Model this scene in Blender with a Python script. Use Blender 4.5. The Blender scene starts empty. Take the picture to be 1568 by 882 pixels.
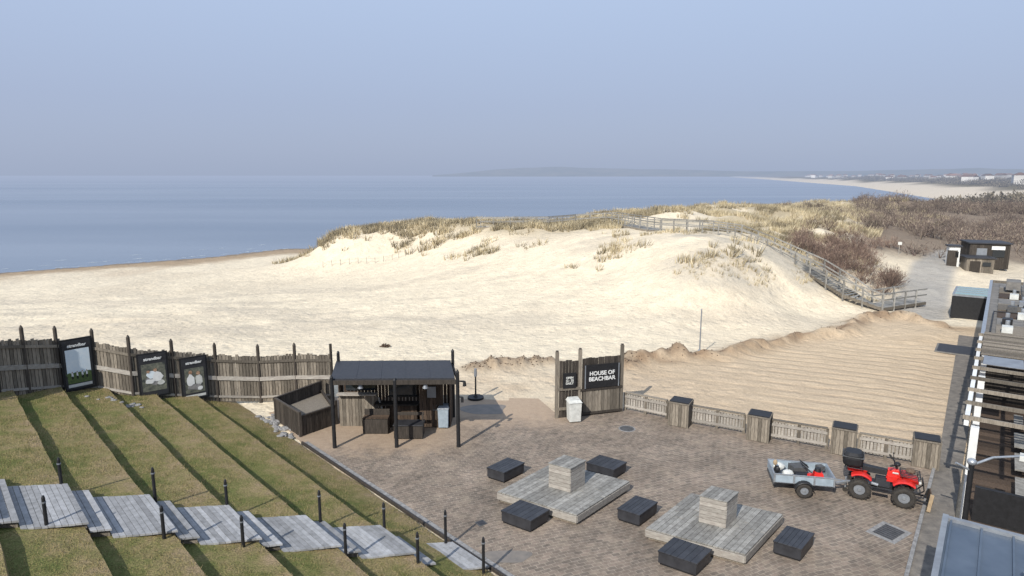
import bpy, math, random
import numpy as np
from mathutils import Vector, Matrix
random.seed(7); rng=np.random.default_rng(11)
S=bpy.context.scene
COL=S.collection
# ------------------------------------------------------------------ materials
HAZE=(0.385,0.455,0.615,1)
def newmat(name):
    m=bpy.data.materials.new(name); m.use_nodes=True
    nt=m.node_tree; nt.nodes.clear()
    return m,nt
def N(nt,t,**kw):
    n=nt.nodes.new(t)
    for k,v in kw.items(): setattr(n,k,v)
    return n
def mathn(nt,op,a,b=None):
    n=N(nt,'ShaderNodeMath',operation=op)
    for i,v in enumerate((a,b)):
        if v is None: continue
        if isinstance(v,(int,float)): n.inputs[i].default_value=v
        else: nt.links.new(v,n.inputs[i])
    return n.outputs[0]
def mixc(nt,f,a,b,mode='MIX'):
    n=N(nt,'ShaderNodeMix',data_type='RGBA',blend_type=mode)
    for i,v in ((0,f),(6,a),(7,b)):
        if isinstance(v,(int,float)): n.inputs[i].default_value=v
        elif isinstance(v,tuple): n.inputs[i].default_value=v if len(v)==4 else (*v,1)
        else: nt.links.new(v,n.inputs[i])
    return n.outputs[2]
def ramp(nt,src,stops):
    n=N(nt,'ShaderNodeValToRGB'); cr=n.color_ramp
    while len(cr.elements)<len(stops): cr.elements.new(0.5)
    for e,(p,c) in zip(cr.elements,stops):
        e.position=p; e.color=c if isinstance(c,tuple) and len(c)==4 else ((*c,1) if isinstance(c,tuple) else (c,c,c,1))
    nt.links.new(src,n.inputs[0]); return n.outputs[0]
def noise(nt,vec,scale,detail=3,rough=.6):
    n=N(nt,'ShaderNodeTexNoise'); n.inputs['Scale'].default_value=scale
    n.inputs['Detail'].default_value=detail; n.inputs['Roughness'].default_value=rough
    nt.links.new(vec,n.inputs['Vector']); return n.outputs['Fac']
def mapping(nt,vec,scale=(1,1,1),rot=(0,0,0)):
    n=N(nt,'ShaderNodeMapping'); n.inputs['Scale'].default_value=scale; n.inputs['Rotation'].default_value=rot
    nt.links.new(vec,n.inputs['Vector']); return n.outputs[0]
def maprange(nt,v,a,b):
    n=N(nt,'ShaderNodeMapRange'); n.inputs[1].default_value=a; n.inputs[2].default_value=b; nt.links.new(v,n.inputs[0]); return n.outputs[0]
def wpos(nt): return N(nt,'ShaderNodeNewGeometry').outputs['Position']
def opos(nt): return N(nt,'ShaderNodeTexCoord').outputs['Object']
def bumpn(nt,h,strength,dist,prev=None):
    b=N(nt,'ShaderNodeBump'); b.inputs['Strength'].default_value=strength; b.inputs['Distance'].default_value=dist
    nt.links.new(h,b.inputs['Height'])
    if prev is not None: nt.links.new(prev,b.inputs['Normal'])
    return b.outputs[0]
def finish(nt,color,rough=.8,normal=None,metal=0,haze=0,spec=.3,trans=None):
    p=N(nt,'ShaderNodeBsdfPrincipled'); o=N(nt,'ShaderNodeOutputMaterial')
    if isinstance(color,tuple): p.inputs['Base Color'].default_value=color if len(color)==4 else (*color,1)
    else: nt.links.new(color,p.inputs['Base Color'])
    if isinstance(rough,(int,float)): p.inputs['Roughness'].default_value=rough
    else: nt.links.new(rough,p.inputs['Roughness'])
    p.inputs['Metallic'].default_value=metal
    p.inputs['Specular IOR Level'].default_value=spec
    if normal is not None: nt.links.new(normal,p.inputs['Normal'])
    out=p.outputs[0]
    if haze:  # haze painted in as emission that grows with distance from the origin
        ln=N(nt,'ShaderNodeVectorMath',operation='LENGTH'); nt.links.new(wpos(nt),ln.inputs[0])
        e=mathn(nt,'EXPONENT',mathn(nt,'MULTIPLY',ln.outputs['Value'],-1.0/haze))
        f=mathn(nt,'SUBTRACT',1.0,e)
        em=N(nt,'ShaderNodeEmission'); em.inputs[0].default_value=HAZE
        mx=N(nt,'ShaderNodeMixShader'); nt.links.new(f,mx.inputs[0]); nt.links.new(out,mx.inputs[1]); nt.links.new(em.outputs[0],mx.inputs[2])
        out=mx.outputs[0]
    nt.links.new(out,o.inputs[0])
def simple(name,c1,c2=None,scale=6,rough=.7,bump=.2,metal=0,stretch=(1,1,1),island=0.0,haze=0,spec=.3,dist=.01):
    m,nt=newmat(name); c2=c2 or tuple(x*.7 for x in c1)
    v=mapping(nt,opos(nt),stretch)
    f=noise(nt,v,scale,3,.65)
    f2=ramp(nt,f,[(.3,0.0),(.7,1.0)])
    col=mixc(nt,f2,c1,c2)
    if island:
        r=N(nt,'ShaderNodeNewGeometry').outputs['Random Per Island']
        k=mathn(nt,'ADD',mathn(nt,'MULTIPLY',r,island*2),1-island)
        cc=N(nt,'ShaderNodeCombineXYZ')
        for i in range(3): nt.links.new(k,cc.inputs[i])
        col=mixc(nt,1.0,col,cc.outputs[0],'MULTIPLY')
    nrm=bumpn(nt,f,bump,dist) if bump else None
    finish(nt,col,rough,nrm,metal,haze,spec)
    return m
M={}
M['wood_old']=simple('weathered_fence_wood',(.23,.20,.16),(.11,.092,.072),5,.85,.5,stretch=(6,6,.7),island=.45)
M['wood_rail']=simple('grey_rail_wood',(.38,.355,.31),(.24,.21,.185),5,.85,.4,stretch=(1.2,1.2,5),island=.2)
M['wood_deck']=simple('silver_deck_wood',(.30,.29,.265),(.165,.155,.14),4,.85,.4,stretch=(1.5,1.5,1.5),island=.28)
M['wood_step']=simple('silver_step_wood',(.32,.32,.325),(.20,.20,.20),4,.85,.4,stretch=(1.5,1.5,1.5),island=.25)
M['wood_dark']=simple('dark_stained_wood',(.07,.058,.048),(.03,.025,.02),5,.7,.4,stretch=(5,5,.7),island=.35)
M['wood_brown']=simple('brown_board_wood',(.10,.07,.048),(.045,.03,.022),5,.8,.4,stretch=(5,5,.7),island=.4)
M['black']=simple('black_paint',(.022,.022,.024),(.014,.014,.015),8,.5,.1)
M['black_box']=simple('black_lacquered_timber',(.040,.041,.046),(.02,.02,.023),3,.42,.25,stretch=(1,1,1),island=.2,spec=.4)
M['roof']=simple('roofing_felt',(.045,.046,.052),(.028,.029,.034),9,.6,.3)
M['white']=simple('white_paint',(.75,.75,.73),(.6,.6,.58),3,.5,.1)
M['offwhite']=simple('dirty_white_plastic',(.62,.62,.58),(.45,.45,.42),5,.5,.1)
M['steel']=simple('galvanised_steel',(.45,.47,.49),(.3,.32,.34),7,.4,.1,metal=.6)
M['greymetal']=simple('grey_metal_sheet',(.28,.30,.32),(.2,.21,.23),3,.45,.1,metal=.3)
M['iron']=simple('cast_iron',(.10,.10,.10),(.06,.06,.06),9,.7,.3)
M['bluegrey']=simple('bluegrey_galvanised_panel',(.33,.39,.44),(.24,.29,.33),5,.5,.1)
M['red']=simple('red_plastic_paint',(.66,.03,.022),(.54,.022,.017),4,.35,.05,spec=.5)
M['rubber']=simple('tyre_rubber',(.028,.026,.025),(.055,.048,.04),12,.9,.4)
M['tan']=simple('sandy_ply',(.42,.32,.2),(.3,.22,.14),6,.85,.3)
M['glassgreen']=simple('green_tinted_glass',(.22,.33,.31),(.18,.28,.27),2,.12,0,spec=.6)
M['glassblue']=simple('blue_roof_sheet',(.085,.11,.145),(.05,.07,.10),1.2,.3,.15,spec=.5)
M['darkglass']=simple('dark_window_glass',(.02,.025,.03),(.015,.02,.025),1,.08,0,spec=.6)
M['rock']=simple('grey_rock',(.30,.29,.28),(.16,.155,.15),7,.9,.8,dist=.03)
M['weed']=simple('dry_seaweed',(.13,.09,.06),(.06,.04,.03),20,.95,.8,island=.4)
M['blue']=simple('poster_sky',(.55,.65,.72),(.75,.78,.78),2,.6,0)
M['green']=simple('poster_green',(.13,.18,.06),(.06,.09,.035),9,.6,0)
M['photo_dark']=simple('poster_dark_photo',(.20,.20,.15),(.04,.045,.045),5,.6,0)
M['skin']=simple('poster_warm',(.5,.33,.22),(.22,.12,.07),14,.6,0)
M['grey_roof']=simple('grey_flat_roof',(.22,.205,.185),(.12,.115,.11),2.2,.85,.3)
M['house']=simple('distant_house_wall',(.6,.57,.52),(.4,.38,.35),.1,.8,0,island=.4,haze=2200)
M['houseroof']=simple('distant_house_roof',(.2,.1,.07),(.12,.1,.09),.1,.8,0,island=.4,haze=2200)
# ------------------------------------------------------------------ mesh builder
class MB:
    def __init__(s): s.v=[];s.f=[];s.mi=[];s.mats=[];s.sm=[]
    def m(s,k):
        if k not in s.mats: s.mats.append(k)
        return s.mats.index(k)
    def add(s,vs,fs,k,smooth=False):
        o=len(s.v); s.v+= [tuple(v) for v in vs]; i=s.m(k)
        for f in fs: s.f.append([a+o for a in f]); s.mi.append(i); s.sm.append(smooth)
    def hexa(s,b,t,k):
        n=len(b); vs=list(b)+list(t)
        fs=[list(range(n))[::-1],list(range(n,2*n))]+[[i,(i+1)%n,n+(i+1)%n,n+i] for i in range(n)]
        s.add(vs,fs,k)
    def prism(s,poly,z0,z1,k): s.hexa([(x,y,z0) for x,y in poly],[(x,y,z1) for x,y in poly],k)
    def box(s,c,d,k,rz=0,rx=0,ry=0):
        R=Matrix.Rotation(rz,3,'Z')@Matrix.Rotation(ry,3,'Y')@Matrix.Rotation(rx,3,'X')
        P=[(-1,-1),(1,-1),(1,1),(-1,1)]
        g=lambda z:[tuple(Vector(c)+R@Vector((a*d[0]/2,b*d[1]/2,z*d[2]/2))) for a,b in P]
        s.hexa(g(-1),g(1),k)
    def beam(s,a,b,w,h,k,up=(0,0,1)):
        a=Vector(a);b=Vector(b);t=(b-a).normalized();u=Vector(up);sd=t.cross(u)
        if sd.length<1e-3: sd=t.cross(Vector((1,0,0)))
        sd.normalize(); u=sd.cross(t)
        q=lambda p:[tuple(p+sd*w/2*i+u*h/2*j) for i,j in((-1,-1),(1,-1),(1,1),(-1,1))]
        s.hexa(q(a),q(b),k)
    def cyl(s,a,b,r0,r1,k,n=12,smooth=True,cap=True):
        a=Vector(a);b=Vector(b);t=(b-a).normalized()
        e=Vector((1,0,0)) if abs(t.x)<.9 else Vector((0,1,0)); u=t.cross(e).normalized();w=t.cross(u)
        c=[(math.cos(2*math.pi*i/n),math.sin(2*math.pi*i/n)) for i in range(n)]
        vs=[a+(u*x+w*y)*r0 for x,y in c]+[b+(u*x+w*y)*r1 for x,y in c]
        s.add(vs,[[i,(i+1)%n,n+(i+1)%n,n+i] for i in range(n)],k,smooth)
        if cap: s.add(vs,[list(range(n))[::-1],list(range(n,2*n))],k)
    def tube(s,pts,r,k,n=8):
        for a,b in zip(pts[:-1],pts[1:]): s.cyl(a,b,r,r,k,n)
    def ell(s,c,r,k,n=12,rz=0,jit=0):
        vs=[];fs=[];R=Matrix.Rotation(rz,3,'Z')
        m=n//2+1
        for i in range(m+1):
            ph=math.pi*i/m
            for j in range(n):
                th=2*math.pi*j/n; q=1+random.uniform(-jit,jit)
                vs.append(Vector(c)+R@Vector((r[0]*q*math.sin(ph)*math.cos(th),r[1]*q*math.sin(ph)*math.sin(th),r[2]*q*math.cos(ph))))
        for i in range(m):
            for j in range(n):
                fs.append([i*n+j,(i+1)*n+j,(i+1)*n+(j+1)%n,i*n+(j+1)%n])
        s.add(vs,fs,k,jit==0)
    def lathe(s,c,axis,prof,k,n=20,a0=0,a1=2*math.pi,smooth=True):
        vs=[];fs=[];full=abs(a1-a0-2*math.pi)<1e-6; m=n if full else n+1
        for i in range(m):
            t=a0+(a1-a0)*i/n
            for o,r in prof: vs.append((c[0]+r*math.cos(t),c[1]+o,c[2]+r*math.sin(t)))
        P=len(prof)
        for i in range(n):
            j=(i+1)%m
            for q in range(P-1): fs.append([i*P+q,j*P+q,j*P+q+1,i*P+q+1])
        s.add(vs,fs,k,smooth)
    def obj(s,name,bevel=0,parent=None,loc=None,rz=0,recenter=True):
        v=np.array(s.v,dtype=float)
        if loc is None:
            o=np.array([v[:,0].mean(),v[:,1].mean(),v[:,2].min()]) if (recenter and parent is None) else np.zeros(3)
            v=v-o
        else: o=np.array(loc)
        me=bpy.data.meshes.new(name); me.from_pydata(v.tolist(),[],s.f)
        for k in s.mats: me.materials.append(M[k])
        me.polygons.foreach_set('material_index',s.mi); me.polygons.foreach_set('use_smooth',s.sm); me.update()
        ob=bpy.data.objects.new(name,me); COL.objects.link(ob); ob.location=o; ob.rotation_euler=(0,0,rz)
        if parent: ob.parent=parent
        if bevel:
            b=ob.modifiers.new('bevel','BEVEL'); b.width=bevel; b.segments=2; b.limit_method='ANGLE'; b.angle_limit=.6
        return ob
def npmesh(name,v,f,mat,smooth=False,col=None,k=3):
    me=bpy.data.meshes.new(name); nf=len(f)
    me.vertices.add(len(v)); me.vertices.foreach_set('co',np.asarray(v,dtype=np.float32).ravel())
    me.loops.add(nf*k); me.loops.foreach_set('vertex_index',np.asarray(f,dtype=np.int32).ravel())
    me.polygons.add(nf); me.polygons.foreach_set('loop_start',np.arange(nf,dtype=np.int32)*k)
    try: me.polygons.foreach_set('loop_total',np.full(nf,k,dtype=np.int32))
    except Exception: pass
    me.polygons.foreach_set('use_smooth',np.full(nf,smooth))
    me.update(calc_edges=True); me.validate()
    if col is not None:
        a=me.color_attributes.new('Col','FLOAT_COLOR','POINT')
        c=np.ones((len(v),4),dtype=np.float32); c[:,:3]=col; a.data.foreach_set('color',c.ravel())
    me.materials.append(mat)
    ob=bpy.data.objects.new(name,me); COL.objects.link(ob); return ob
# ------------------------------------------------------------------ noise
LAT=rng.random((256,256))
def vn(x,y,sc,seed=0):
    x=x/sc+seed*17.3;y=y/sc+seed*9.1
    xi=np.floor(x).astype(int);yi=np.floor(y).astype(int);fx=x-xi;fy=y-yi
    fx=fx*fx*(3-2*fx);fy=fy*fy*(3-2*fy)
    g=lambda a,b:LAT[a%256,b%256]
    return (g(xi,yi)*(1-fx)+g(xi+1,yi)*fx)*(1-fy)+(g(xi,yi+1)*(1-fx)+g(xi+1,yi+1)*fx)*fy
def fbm(x,y,sc,seed=0,o=3):
    r=0;a=1;t=0
    for i in range(o): r=r+a*vn(x,y,sc/2**i,seed+i);t+=a;a*=.5
    return r/t-.5
def sst(a,b,x): t=np.clip((x-a)/(b-a),0,1); return t*t*(3-2*t)
# ------------------------------------------------------------------ terrain
TP=[(0,29.3,0),(0,34.8,0),(0,42.7,0),(0,52.2,.5),(0,58.9,1.1),(0,63.6,2),(0,70.2,3.1),(0,75.5,3.8),(-8.7,29.3,0),(-11.7,40,-.2),(-15.3,52.8,-.7),(-18.8,65.2,-1.2),(-22.8,79.4,-1.6),(-32.9,94.9,-2.6),(-28,91.5,-1.2),(-24.3,85.3,1.0),(-22.9,87,2.7),(-19.5,88,3.3),(-16.3,88.9,3.4),(-11.5,85,3.0),(-15.6,84.6,1.5),(-14.7,79.5,0),(-12.2,65.7,-.6),(-7.5,79.5,3.3),(-7.2,75.8,1.9),(-6.2,65.3,.8),(-5.2,54.4,.1),(4.8,73.6,4.0),(4.2,63.3,3),(3.8,56.2,1.5),(3.3,48.9,.6),(12.2,73.8,4.6),(9.8,58.8,3.8),(8.9,53.2,2.5),(8.2,48.3,1.2),(7.1,41.9,.2),(6.1,35.5,0),(17.6,81.9,5.2),(11.6,35.5,0),(14.1,43.6,.7),(14.9,46.5,2.5),(15.8,49.7,4),(16.7,52.7,4.7),(23.2,73.8,4.8),(31.6,94.7,5.2),(34.2,82.4,4.6),(23.7,56.9,3.8),(21.1,50.4,2.6),(20.4,48.3,1.2),(18,42.3,.1),(14.5,33.6,0),(52.6,102.4,3.8),(37.7,73,3.4),(31,59.6,2.2),(27.4,52.4,1),(24.5,46.4,.1),(18.6,34.8,0),(80.3,131.2,4),(57.4,93.2,2.5),(42.1,68,1.8),(36.3,58.2,.6),(32.3,51.5,.1),(24.8,39.2,0),(18.8,29.3,0),(44.1,60.9,.8),(37.9,52,0),(75.6,105.6,1.5),(105.3,148,2.5),(56.6,68.8,1),(107.3,132.1,2),(35.7,42.7,0),(25,29.3,0),(-74.4,93.9,-4),(-61.6,104.6,-4),(-43.4,125.5,-4),(-60.2,75.7,-3),(-43.6,54.4,-1.6),(-37.8,47,-1),(-46.9,79.3,-2.8),(-33.5,56.2,-1.4),(-27.4,45.7,-.7),(-33.2,75.6,-2.2),(-24,54.3,-1),(-19.8,44.4,-.5),(-81.4,81.5,-4),(-49.6,49.1,-1.5),
(0,90,2.5),(0,110,-2),(0,135,-4),(-15,105,-.5),(-15,120,-3.5),(-27,101,-2),(12,98,3.5),(20,130,1),(25,165,-4),(40,130,3.5),(60,180,0),(58,195,-4),(80,160,3.5),(110,210,1),(137,262,-4),(0,10,0),(-15,20,0),(12,20,0),(30,10,0),(-40,20,0),(-80,40,-2.5),(-120,90,-7),(-60,140,-6),(-20,160,-6),(40,230,-6.5),(150,180,2),(160,80,2),(100,60,1),(60,20,0),(50,40,.2),(0,-40,0),(-100,-40,0),(100,-40,0)]
TP=np.array(TP); CC=2.5
_d=np.sqrt(((TP[:,None,:2]-TP[None,:,:2])**2).sum(-1)+CC**2)
_w=np.linalg.solve(_d-np.eye(len(TP))*.12,TP[:,2])
SY=np.array([-500,60,94,104.6,125,135,190,266,389,450,850,2140,5200,9000,14000]); SX=np.array([-300,-110,-74,-61.6,-43,-5,54,137,251,277,443,830,1700,3000,5000])
OB=np.array([11.2,15.7])
BERM=[(5.5,33.5),(7.4,34.6),(10,35.1),(11.6,35.5),(14.2,37.6),(16.8,39.2),(20.8,40.9),(24.5,44.7),(27.7,45.4),(29.3,42.7)]
PILES=((-.9,33.4,.45,.7),(.3,33.7,.4,.6),(-2,33.0,.3,.6),(1.3,34,.38,.5),(2.1,34.2,.25,.4),(6.2,34.6,.4,.5),(9.1,35.6,.4,.6))
def segd(x,y,pts):
    d=np.full(x.shape,1e9)
    for (ax,ay),(bx,by) in zip(pts[:-1],pts[1:]):
        ux,uy=bx-ax,by-ay;t=np.clip(((x-ax)*ux+(y-ay)*uy)/(ux*ux+uy*uy),0,1)
        d=np.minimum(d,np.hypot(x-ax-t*ux,y-ay-t*uy))
    return d
def yb(x): return np.interp(x,[-60,-8,1.8,4.8,15,16,30],[28,28,26.3,26.9,21.3,21.3,21.3])
def terrain(x,y):
    x=np.asarray(x,float).ravel();y=np.asarray(y,float).ravel();z=np.zeros(len(x)); r=np.hypot(x,y)
    for i in range(0,len(x),20000):
        sl=slice(i,i+20000)
        near=np.where(r[sl]<420)[0]+i
        if len(near): z[near]=np.sqrt((x[near,None]-TP[None,:,0])**2+(y[near,None]-TP[None,:,1])**2+CC**2)@_w
    d=(x-np.interp(y,SY,SX))
    d=np.where(y<60,(x+200),d)
    zf=-4+np.clip(d*.07,-5,7)+ sst(40,120,d)*fbm(x,y,60,3)*8
    b=sst(170,230,r); z=z*(1-b)+zf*b
    dz=sst(1.8,3.8,z)*sst(60,78,y)*(1-b)
    z=z+dz*(fbm(x,y,9,1)*2.4+fbm(x,y,3,5)*1.0)
    z=z+sst(30,45,y)*(1-b)*(fbm(x,y,6,2)*.4)*sst(-3.9,-3.3,z)
    beach=sst(36,42,y)*(1-sst(58,75,y))*(1-b)
    z=z+beach*(np.abs(fbm(x/2.6,y,3.2,12))*-.5+.08)
    z=z+(1-b)*(fbm(x,y,1.6,8)*.10+fbm(x,y,.7,9,2)*.08)*sst(28,30,y)
    bd=segd(x+fbm(x,y,3,15)*1.5,y+fbm(x,y,3,16)*1.5,BERM); z=z+.42*np.exp(-(bd/.5)**2)*(.2+1.4*vn(x,y,.6,4))
    for px,py,h,s in PILES:
        z=z+h*np.exp(-((x-px)**2+(y-py)**2)/s**2)*(.5+1.0*vn(x,y,.3,6))
    m=sst(-.1,1.6,y-yb(x)); z=-.04*(1-m)+z*m
    p=(x-OB[0])*.6+(y-OB[1])*.8;q=(x-OB[0])*.8-(y-OB[1])*.6
    m=sst(-2.4,-1.3,q)*(1-sst(40,44,p)); z=z*(1-m)-.04*m
    return z
def gz(x,y): return float(terrain([x],[y])[0])
ang=np.concatenate([np.radians(np.arange(-50,50,.17)),np.radians(np.arange(50,310,3.0))])
rad=np.concatenate([[.5,3],np.geomspace(9,400,520),np.geomspace(410,15000,90)])
A,R=np.meshgrid(ang,rad); X=(R*np.sin(A)).ravel();Y=(R*np.cos(A)).ravel();Z=terrain(X,Y)
na,nr=len(ang),len(rad)
I,J=np.meshgrid(np.arange(nr-1),np.arange(na),indexing='ij');J2=(J+1)%na
F=np.stack([I*na+J,(I+1)*na+J,(I+1)*na+J2,I*na+J2],-1).reshape(-1,4)[:,::-1]
def lerp(c,t,m): return c*(1-m[:,None])+np.array(t)[None]*m[:,None]
RR=np.hypot(X,Y)
C=np.tile(np.array([.70,.60,.445]),(len(X),1))
C=lerp(C,(.61,.515,.38),sst(-.05,.25,fbm(X,Y,14,20))*.7)
C=lerp(C,(.52,.41,.29),sst(.0,.2,fbm(X,Y/3,5,21))*sst(-2.2,-3.2,Z)*.5)
C=lerp(C,(.49,.42,.325),sst(.02,.2,fbm(X/2.4,Y,3.2,26))*sst(38,44,Y)*(1-sst(60,72,Y))*.5)
C=lerp(C,(.45,.40,.32),sst(.40,.62,vn(X,Y,4,27)*.6+vn(X,Y,1.1,28)*.4)*sst(10,14,X)*(1-sst(25,29,X))*sst(.8,1.8,Z)*(Y<58)*.8)  # shaded side of the dune painted into the sand as a greyer tone
work=(1-sst(-.3,.5,(Y-np.interp(X,[p[0] for p in BERM],[p[1] for p in BERM]))))*sst(4,7,X)*(Y<48)*(1-sst(30,33,X))
C=lerp(C,(.53,.405,.27),work*.85)
C=lerp(C,(.41,.30,.19),work*sst(.02,.25,fbm(X,Y,5,23))*.6)
near=(1-sst(31,36,Y))*(Y>20)*sst(-9,-6,X); C=lerp(C,(.50,.39,.27),near*.7*(.5+vn(X,Y,1.3,30)))
bd=segd(X,Y,BERM); C=lerp(C,(.27,.185,.115),np.exp(-(bd/.9)**2)*np.clip(.2+1.3*vn(X,Y,.6,31),0,1))
for px,py,h,s in PILES:
    C=lerp(C,(.22,.155,.10),np.exp(-((X-px)**2+(Y-py)**2)/(s*1.35)**2)*.85)
C=lerp(C,(.36,.265,.17),sst(-3.35,-3.75,Z)*(RR<260))
C=lerp(C,(.21,.165,.12),sst(-3.82,-3.96,Z))
veg=sst(.2,.55,vn(X,Y,7,40)*.6+vn(X,Y,2.5,41)*.4)*sst(2.6,4.2,Z)*sst(62,78,Y)
C=lerp(C,(.33,.265,.16),veg*.75)
scr=sst(.50,.56,X/np.maximum(Y,1))*sst(62,70,Y)*(RR<420)
C=lerp(C,(.17,.125,.09),scr*.9)
hea=sst(11,7,np.hypot((X-52)*.75,(Y-100)*1.0)); C=lerp(C,(.13,.09,.065),hea*.9)
dsh=(X-np.interp(Y,SY,SX))
far=sst(150,230,RR)
C=lerp(C,(.60,.51,.39),far*(dsh<75)); C=lerp(C,(.13,.11,.07),far*sst(45,80,dsh+fbm(X,Y,60,44)*60))
C=lerp(C,(.33,.31,.28),(1-sst(1.3,2.2,segd(X,Y,[(30,47),(36,56),(41,63),(48,70)])))*.85)
m,nt=newmat('sand_ground')
at=N(nt,'ShaderNodeAttribute',attribute_name='Col')
P=wpos(nt)
n1=noise(nt,P,.9,4,.65); n2=noise(nt,P,9,3,.7)
col=mixc(nt,1.0,at.outputs['Color'],ramp(nt,n1,[(.3,.86),(.7,1.07)]),'MULTIPLY')
col=mixc(nt,1.0,col,ramp(nt,n2,[(.3,.82),(.7,1.12)]),'MULTIPLY')
vo=N(nt,'ShaderNodeTexVoronoi',feature='F1'); vo.inputs['Scale'].default_value=1.7; nt.links.new(P,vo.inputs['Vector'])
vd=mathn(nt,'MINIMUM',vo.outputs['Distance'],.42)
wv=N(nt,'ShaderNodeTexWave',wave_type='BANDS'); wv.inputs['Scale'].default_value=.32; wv.inputs['Distortion'].default_value=9; wv.inputs['Detail'].default_value=2; wv.inputs['Detail Scale'].default_value=.22
nt.links.new(mapping(nt,P,(1,1,1),(0,0,math.radians(-66))),wv.inputs['Vector'])
sx=N(nt,'ShaderNodeSeparateXYZ'); nt.links.new(P,sx.inputs[0])
zone=mathn(nt,'MULTIPLY',maprange(nt,sx.outputs[0],6,14),maprange(nt,sx.outputs[1],41,36))
tr=mathn(nt,'MULTIPLY',zone,ramp(nt,wv.outputs['Fac'],[(.55,0.0),(.95,1.0)]))
tr=mathn(nt,'MULTIPLY',tr,ramp(nt,n1,[(.35,0.0),(.55,1.0)]))
col=mixc(nt,mathn(nt,'MULTIPLY',tr,.35),col,(.33,.24,.155,1))
sm=mathn(nt,'SUBTRACT',1.0,mathn(nt,'MULTIPLY',zone,.6))
hh=mathn(nt,'MULTIPLY',mathn(nt,'ADD',mathn(nt,'MULTIPLY',vd,.20),mathn(nt,'MULTIPLY',n1,.24)),sm)
hh=mathn(nt,'ADD',hh,mathn(nt,'ADD',mathn(nt,'MULTIPLY',n2,.045),mathn(nt,'MULTIPLY',tr,-.06)))
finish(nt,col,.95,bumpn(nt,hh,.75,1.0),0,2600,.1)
npmesh('ground',np.stack([X,Y,Z],1),F,m,True,C,4)
# ------------------------------------------------------------------ sea
m,nt=newmat('sea_water')
P=wpos(nt)
pm=mapping(nt,P,(.35,1.0,1),(0,0,math.radians(-35)))
w1=noise(nt,pm,.9,4,.7); w2=noise(nt,mapping(nt,P,(.18,1,1),(0,0,math.radians(-14))),.022,4,.6); w3=noise(nt,mapping(nt,P,(.1,1,1),(0,0,.0)),.005,3,.6)
col=mixc(nt,ramp(nt,w2,[(.38,0.0),(.62,1.0)]),(.115,.15,.195,1),(.17,.205,.25,1))
col=mixc(nt,ramp(nt,w3,[(.42,0.0),(.60,.5)]),col,(.085,.12,.175,1))  # shadow bands on the sea, put into the water colour
rg=mathn(nt,'ADD',mathn(nt,'MULTIPLY',w3,.35),.08)
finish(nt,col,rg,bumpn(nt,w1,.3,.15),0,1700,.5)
npmesh('sea',[(-20000,-2000,-4),(20000,-2000,-4),(20000,20000,-4),(-20000,20000,-4)],[(0,1,2,3)],m,False,None,4)
m,nt=newmat('foam'); finish(nt,(.48,.52,.55),.7); M['foam']=m
mb=MB()
for base,w in((1.2,.3),(5.5,.4),(12,.35)):
    for i in range(0,40):
        t0=i/40
        if random.random()<(.25 if base<2 else .72): continue
        def sh(t,off):
            y=76+t*49+0; x=float(np.interp(y,SY,SX)); return (x-off*.55+math.sin(t*40)*.5,y+off*.8)
        a=sh(t0,base);b_=sh(t0+1/40,base);ww=w*random.uniform(.3,1)
        mid=((a[0]+b_[0])/2,(a[1]+b_[1])/2)
        mb.add([(a[0],a[1],-3.985),(mid[0]+.1,mid[1]-.1,-3.985),(b_[0],b_[1],-3.985),(mid[0]-ww*.6,mid[1]+ww*.8,-3.985)],[[0,1,2,3]],'foam')
mb.obj('wave_foam')
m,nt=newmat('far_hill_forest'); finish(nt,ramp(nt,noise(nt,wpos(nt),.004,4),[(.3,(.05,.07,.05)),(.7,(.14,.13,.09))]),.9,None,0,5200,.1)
us=np.linspace(-.12,1.3,220); hv=[];hf=[]
prof=np.interp(us,[-.12,-.09,-.02,.06,.14,.25,.35,.5,.62,.7,.85,1.3],[0,2,9,12,10,8,6,6,9,10,7,5])
for i,u in enumerate(us):
    D=7500-2500*max(0,min(1,(u-.2)/.6)); h=10+(prof[i]+ (prof[i]/10)*3*float(fbm(np.array([u*100]),np.array([3.]),6,1)[0]))*D/1000
    for dd,hh_ in((-600,-5),(-150,h*.55),(0,h),(500,h*.7),(1500,-5)): hv.append((u*(D+dd),D+dd,hh_))
for i in range(len(us)-1):
    for j in range(4): a=i*5+j; hf.append((a,a+5,a+6,a+1))
npmesh('distant_hills',hv,hf,m,True,None,4)
# ------------------------------------------------------------------ lawn
FEN=[(-21.5,14,3.0),(-19.6,18.6,2.7),(-18.46,22.53,2.12),(-18.12,23.49,1.89),(-17.69,24.61,1.61),(-16.89,25.54,1.29),(-15.44,25.52,1.02),(-14.24,26.48,.62),(-12.94,27.54,.18),(-11.24,27.97,0),(-9.71,28.23,0),(-8.09,28.23,0)]
def lawnz(x,y):
    s=x+(y-15.4)*.925; k=(-.74-s)/2.1; n=np.floor(k); f=k-n
    z=.4*n+np.where(n<1,.02+.38*f,.25*np.clip(f/.03,0,1)+.15*f)
    z=np.where(k<0,-.1,z)+fbm(x,y,1.2,60)*.09
    yf=np.interp(x,[p[0] for p in FEN],[p[1] for p in FEN]); d=y-yf
    m=sst(.4,4.5,d)*1.0
    return z*(1-m)+(-.35)*m
ss=[]
for n in range(0,12):
    for f in (0,.03,.06,.15,.3,.45,.6,.75,.9,.99): ss.append(-.74-2.1*(n+f+1e-4))
ss=np.array(ss);ys=np.arange(7,33,.15)
SS,YY=np.meshgrid(ss,ys); SSw=SS+fbm(SS*0+np.round((-.74-SS)/2.1),YY,1.3,66)*.10
XX=SSw-(YY-15.4)*.925;ZZ=lawnz((SS-(YY-15.4)*.925).ravel(),YY.ravel())
a,b_=SS.shape;I,J=np.meshgrid(np.arange(a-1),np.arange(b_-1),indexing='ij')
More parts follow.
